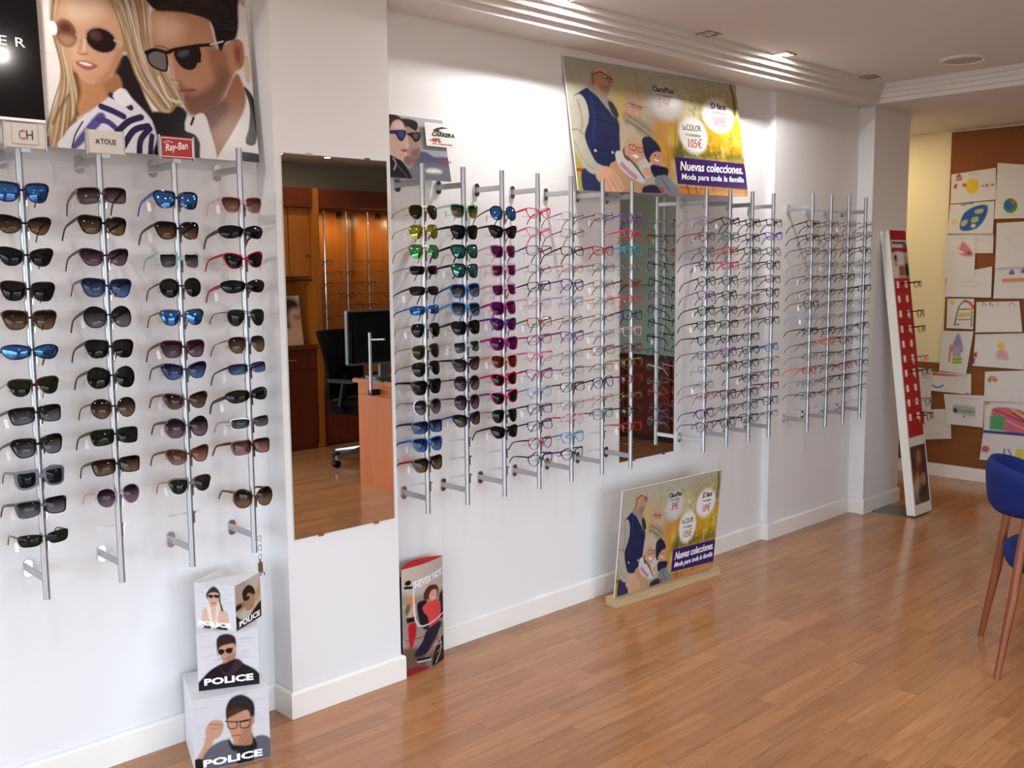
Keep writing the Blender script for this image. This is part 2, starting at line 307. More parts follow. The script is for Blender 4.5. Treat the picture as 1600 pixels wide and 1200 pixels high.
# ------------------------------------------------------------------ tables: eyewear by rod (height, shape, frame, lens, arms) and printed artwork
EYES = [
 ('A1', 0.92, 2.89, [(1.767, 'way', 'navy', 'bluemir'), (1.679, 'cat', 'black', 'browngrad'), (1.593, 'cat', 'black', 'grey'), (1.501, 'way', 'darkbrown', 'grey'), (1.423, 'way', 'tort', 'browngrad'), (1.335, 'wrap', 'black', 'bluemir'), (1.238, 'club', 'tort', 'green', 'silver'), (1.161, 'rect', 'black', 'greygrad'), (1.073, 'way', 'black', 'greygrad'), (0.983, 'flat', 'slate', 'grey'), (0.899, 'rect', 'black', 'greygrad'), (0.809, 'slim', 'black', 'greengrey')]),
 ('A2', 1.135, 2.89, [(1.768, 'rect', 'tort', 'plumgrad'), (1.684, 'way', 'black', 'browngrad'), (1.593, 'cat', 'plum', 'plumgrad'), (1.506, 'way', 'navy', 'bluegrad'), (1.423, 'big', 'black', 'greygrad'), (1.331, 'way', 'black', 'grey'), (1.247, 'big', 'black', 'grey'), (1.157, 'round', 'darkbrown', 'browngrad'), (1.074, 'rect', 'darkgreen', 'green'), (0.986, 'rect', 'black', 'browngrad'), (0.896, 'round', 'clearpurple', 'plumgrad')]),
 ('A3', 1.358, 2.89, [(1.765, 'way', 'navy', 'bluemir', 'blue'), (1.674, 'way', 'black', 'browngrad'), (1.584, 'flat', 'clearteal', 'plumgrad', 'teal'), (1.502, 'round', 'black', 'grey'), (1.411, 'club', 'gunmetal', 'bluemir'), (1.317, 'way', 'burgundy', 'plumgrad'), (1.248, 'cat', 'navy', 'bluegrad'), (1.156, 'cat', 'tort', 'browngrad'), (1.074, 'big', 'black', 'plumgrad'), (0.986, 'cat', 'brown', 'pinkbrown'), (0.893, 'club', 'tort', 'green', 'gold')]),
 ('A4', 1.574, 2.89, [(1.758, 'way', 'clearpink', 'pinkbrown'), (1.674, 'wrap', 'black', 'grey'), (1.584, 'cat', 'red', 'grey'), (1.503, 'wrap', 'black', 'grey', 'red'), (1.406, 'avi', 'gunmetal', 'greengrey'), (1.32, 'avi', 'gunmetal', 'browngrad'), (1.242, 'slim', 'black', 'bluegrad'), (1.155, 'wrap', 'black', 'greengrey'), (1.065, 'slim', 'silver', 'greygrad'), (0.986, 'rect', 'tort', 'pinkbrown'), (0.817, 'big', 'brown', 'browngrad')]),
 ('M1', 2.305, 2.89, [(1.762, 'avi', 'gold', 'green'), (1.691, 'avi', 'gold', 'goldmir'), (1.619, 'avi', 'gold', 'greenmir'), (1.549, 'slim', 'silver', 'grey'), (1.474, 'slim', 'gunmetal', 'greengrey'), (1.403, 'slim', 'blue', 'bluemir'), (1.33, 'avi', 'silver', 'grey'), (1.251, 'avi', 'gold', 'olive'), (1.187, 'avi', 'black', 'grey'), (1.115, 'way', 'black', 'grey'), (1.04, 'round', 'silver', 'greygrad'), (0.965, 'rect', 'navy', 'bluegrad'), (0.899, 'way', 'blue', 'bluegrad'), (0.824, 'way', 'black', 'browngrad', 'red')]),
 ('M2', 2.504, 2.89, [(1.769, 'way', 'cleargreen', 'browngrad'), (1.69, 'way', 'black', 'grey'), (1.618, 'way', 'black', 'tealmir'), (1.545, 'way', 'black', 'tealmir'), (1.47, 'way', 'blue', 'greygrad'), (1.399, 'way', 'sky', 'greygrad'), (1.328, 'way', 'black', 'grey'), (1.254, 'flat', 'clearteal', 'greygrad'), (1.184, 'cat', 'black', 'plumgrad'), (1.112, 'round', 'tort', 'greygrad'), (1.038, 'round', 'plum', 'plumgrad'), (0.97, 'cat', 'navy', 'browngrad', 'blue')]),
 ('M3', 2.704, 2.89, [(1.768, 'round', 'black', 'bluemir'), (1.694, 'cat', 'black', 'grey'), (1.619, 'way', 'clearpink', 'purple'), (1.546, 'flat', 'clearpink', 'purple'), (1.47, 'flat', 'clearpink', 'purple'), (1.397, 'way', 'magenta', 'purple'), (1.331, 'cat', 'violet', 'purple'), (1.255, 'way', 'magenta', 'purple'), (1.183, 'way', 'peach', 'redbrown'), (1.111, 'cat', 'hotpink', 'grey'), (1.038, 'cat', 'hotpink', 'grey', 'violet'), (0.966, 'avi', 'black', 'grey'), (0.898, 'cat', 'black', 'grey')]),
 ('M4', 2.903, 2.89, [(1.775, 'ecat', 'hotpink', 'c'), (1.697, 'ecat', 'pink', 'c'), (1.625, 'erect', 'darkred', 'c', 'blue'), (1.55, 'eoval', 'thin', 'c'), (1.479, 'erect', 'darkbrown', 'c'), (1.409, 'eround', 'palepink', 'c'), (1.333, 'erect', 'red', 'c', 'green'), (1.261, 'erect', 'magenta', 'c'), (1.19, 'ecat', 'pink', 'c'), (1.118, 'ecat', 'magenta', 'c'), (1.043, 'eround', 'lightblue', 'c'), (0.974, 'erect', 'navy', 'c'), (0.904, 'erect', 'navy', 'c'), (0.828, 'eround', 'red', 'c', 'black'), (0.758, 'eround', 'navy', 'c')]),
 ('M5', 3.102, 2.89, [(1.768, 'eoval', 'silver', 'c', 'violet'), (1.698, 'eoval', 'thin', 'c', 'darkred'), (1.624, 'erect', 'black', 'c'), (1.551, 'eoval', 'red', 'c'), (1.481, 'eround', 'navy', 'c', 'violet'), (1.414, 'erect', 'lightblue', 'c'), (1.335, 'eoval', 'brown', 'c'), (1.264, 'ecat', 'purple', 'c'), (1.188, 'eoval', 'silver', 'c'), (1.116, 'eoval', 'thin', 'c'), (1.047, 'erect', 'plum', 'c'), (0.97, 'eoval', 'silver', 'c'), (0.903, 'eround', 'palepink', 'c', 'hotpink'), (0.828, 'eround', 'sky', 'c'), (0.755, 'ecat', 'black', 'c', 'violet')]),
 ('M6', 3.302, 2.89, [(1.771, 'eoval', 'burgundy', 'c'), (1.625, 'ecat', 'red', 'c'), (1.553, 'eoval', 'thin', 'c'), (1.481, 'eoval', 'brown', 'c'), (1.408, 'eoval', 'silver', 'c', 'orange'), (1.335, 'eoval', 'brown', 'c'), (1.262, 'eoval', 'silver', 'c', 'plum'), (1.192, 'erect', 'silver', 'c', 'red'), (1.115, 'eoval', 'gold', 'c'), (1.05, 'eround', 'navy', 'c'), (0.975, 'eoval', 'gold', 'c', 'orange'), (0.907, 'erect', 'slate', 'c')]),
 ('M7', 3.501, 2.89, [(1.768, 'eround', 'purple', 'c'), (1.697, 'eround', 'hotpink', 'c'), (1.626, 'eround', 'turquoise', 'c'), (1.552, 'eoval', 'silver', 'c'), (1.48, 'erect', 'red', 'c', 'black'), (1.408, 'eround', 'hotpink', 'c'), (1.339, 'eround', 'navy', 'c'), (1.266, 'erect', 'palepink', 'c'), (1.191, 'erect', 'darkred', 'c'), (1.121, 'eround', 'gold', 'c'), (1.047, 'erect', 'darkred', 'c'), (0.974, 'eoval', 'gold', 'c'), (0.903, 'eround', 'black', 'c'), (0.826, 'erect', 'red', 'c')]),
 ('N1', 4.07, 2.89, [(1.772, 'eround', 'clearpurple', 'c'), (1.701, 'erect', 'darkred', 'c'), (1.627, 'eround', 'slate', 'c'), (1.558, 'eround', 'navy', 'c'), (1.483, 'eround', 'darkgreen', 'c'), (1.412, 'eround', 'purple', 'c'), (1.339, 'eround', 'black', 'c'), (1.27, 'erect', 'black', 'c'), (1.194, 'erect', 'black', 'c'), (1.118, 'erect', 'slate', 'c'), (1.045, 'eoval', 'silver', 'c'), (0.972, 'eoval', 'slate', 'c'), (0.914, 'eoval', 'red', 'c'), (0.827, 'eround', 'black', 'c', 'violet'), (0.759, 'eround', 'slate', 'c')]),
 ('N2', 4.27, 2.89, [(1.777, 'ecat', 'burgundy', 'c'), (1.701, 'eround', 'slate', 'c', 'turquoise'), (1.631, 'erect', 'red', 'c'), (1.557, 'ecat', 'hotpink', 'c'), (1.484, 'eround', 'plum', 'c'), (1.41, 'eround', 'black', 'c'), (1.336, 'erect', 'black', 'c'), (1.264, 'erect', 'black', 'c'), (1.19, 'erect', 'black', 'c'), (1.121, 'eround', 'purple', 'c'), (1.049, 'eround', 'burgundy', 'c'), (0.905, 'eround', 'burgundy', 'c'), (0.832, 'eoval', 'thin', 'c'), (0.759, 'eround', 'black', 'c')]),
 ('N3', 4.47, 2.89, [(1.776, 'erect', 'black', 'c'), (1.701, 'erect', 'plum', 'c'), (1.632, 'erect', 'black', 'c'), (1.56, 'eoval', 'gunmetal', 'c'), (1.488, 'eoval', 'gunmetal', 'c'), (1.398, 'eoval', 'thin', 'c'), (1.335, 'eround', 'brown', 'c'), (1.272, 'eoval', 'gold', 'c'), (1.189, 'erect', 'black', 'c'), (1.122, 'erect', 'black', 'c'), (1.051, 'erect', 'black', 'c'), (0.974, 'erect', 'black', 'c'), (0.9, 'erect', 'burgundy', 'c'), (0.828, 'erect', 'slate', 'c'), (0.757, 'erect', 'black', 'c')]),
 ('N4', 4.67, 2.89, [(1.781, 'erect', 'black', 'c'), (1.711, 'ecat', 'violet', 'c'), (1.63, 'eround', 'slate', 'c'), (1.559, 'eround', 'black', 'c'), (1.485, 'erect', 'darkred', 'c'), (1.414, 'eround', 'black', 'c'), (1.342, 'ecat', 'burgundy', 'c'), (1.267, 'erect', 'black', 'c'), (1.123, 'erect', 'blue', 'c'), (1.054, 'eoval', 'brown', 'c'), (0.982, 'erect', 'slate', 'c'), (0.913, 'erect', 'darkred', 'c'), (0.833, 'erect', 'navy', 'c'), (0.763, 'eoval', 'thin', 'c')]),
 ('C1', 5.0, 2.85, [(1.781, 'erect', 'black', 'c'), (1.708, 'erect', 'black', 'c'), (1.635, 'erect', 'slate', 'c'), (1.561, 'eoval', 'silver', 'c'), (1.488, 'eoval', 'thin', 'c'), (1.41, 'eoval', 'black', 'c'), (1.34, 'eround', 'black', 'c', 'gold'), (1.269, 'eoval', 'lightblue', 'c'), (1.194, 'erect', 'black', 'c'), (1.12, 'eoval', 'silver', 'c', 'black'), (1.048, 'eoval', 'silver', 'c'), (0.973, 'erect', 'red', 'c', 'orange'), (0.905, 'eoval', 'silver', 'c'), (0.833, 'eoval', 'black', 'c')]),
 ('C2', 5.203, 2.85, [(1.786, 'eoval', 'thin', 'c'), (1.711, 'erect', 'brown', 'c'), (1.636, 'eoval', 'black', 'c'), (1.561, 'eoval', 'slate', 'c'), (1.485, 'eoval', 'black', 'c'), (1.409, 'eoval', 'thin', 'c'), (1.337, 'eoval', 'slate', 'c'), (1.265, 'eoval', 'silver', 'c'), (1.188, 'erect', 'black', 'c'), (1.122, 'erect', 'orange', 'c'), (1.053, 'eoval', 'gunmetal', 'c'), (0.98, 'eoval', 'thin', 'c'), (0.902, 'eoval', 'slate', 'c'), (0.828, 'eoval', 'gunmetal', 'c')]),
 ('C3', 5.406, 2.85, [(1.791, 'eoval', 'silver', 'c'), (1.714, 'eoval', 'thin', 'c'), (1.641, 'eoval', 'darkred', 'c'), (1.56, 'eoval', 'slate', 'c'), (1.49, 'erect', 'black', 'c'), (1.412, 'eoval', 'black', 'c'), (1.342, 'eoval', 'brown', 'c'), (1.268, 'eoval', 'silver', 'c'), (1.189, 'erect', 'slate', 'c'), (1.122, 'eround', 'darkred', 'c'), (1.047, 'eoval', 'thin', 'c'), (0.972, 'erect', 'red', 'c', 'black'), (0.904, 'erect', 'black', 'c'), (0.828, 'eoval', 'gunmetal', 'c')]),
 ('C4', 5.609, 2.85, [(1.792, 'eoval', 'silver', 'c', 'black'), (1.717, 'eoval', 'thin', 'c'), (1.642, 'erect', 'navy', 'c'), (1.567, 'eoval', 'silver', 'c'), (1.495, 'eoval', 'slate', 'c'), (1.42, 'erect', 'black', 'c'), (1.344, 'eoval', 'silver', 'c'), (1.271, 'eoval', 'slate', 'c'), (1.199, 'erect', 'black', 'c'), (1.126, 'eoval', 'silver', 'c', 'black'), (1.05, 'eoval', 'gunmetal', 'c'), (0.976, 'erect', 'slate', 'c'), (0.907, 'eoval', 'silver', 'c', 'black'), (0.83, 'eoval', 'slate', 'c')]),
]
SHEETS = {'couple': ((0.55, 2.975, 1.905), (1.143, 0, 0), (0, 0.06, 0.556)), 'family': ((3.21, 2.945, 1.885), (1.305, 0, 0.03), (0, 0.091, 0.578)), 'profile': ((2.205, 2.99, 1.889), (0.325, 0, 0), (0, 0.048, 0.236))}
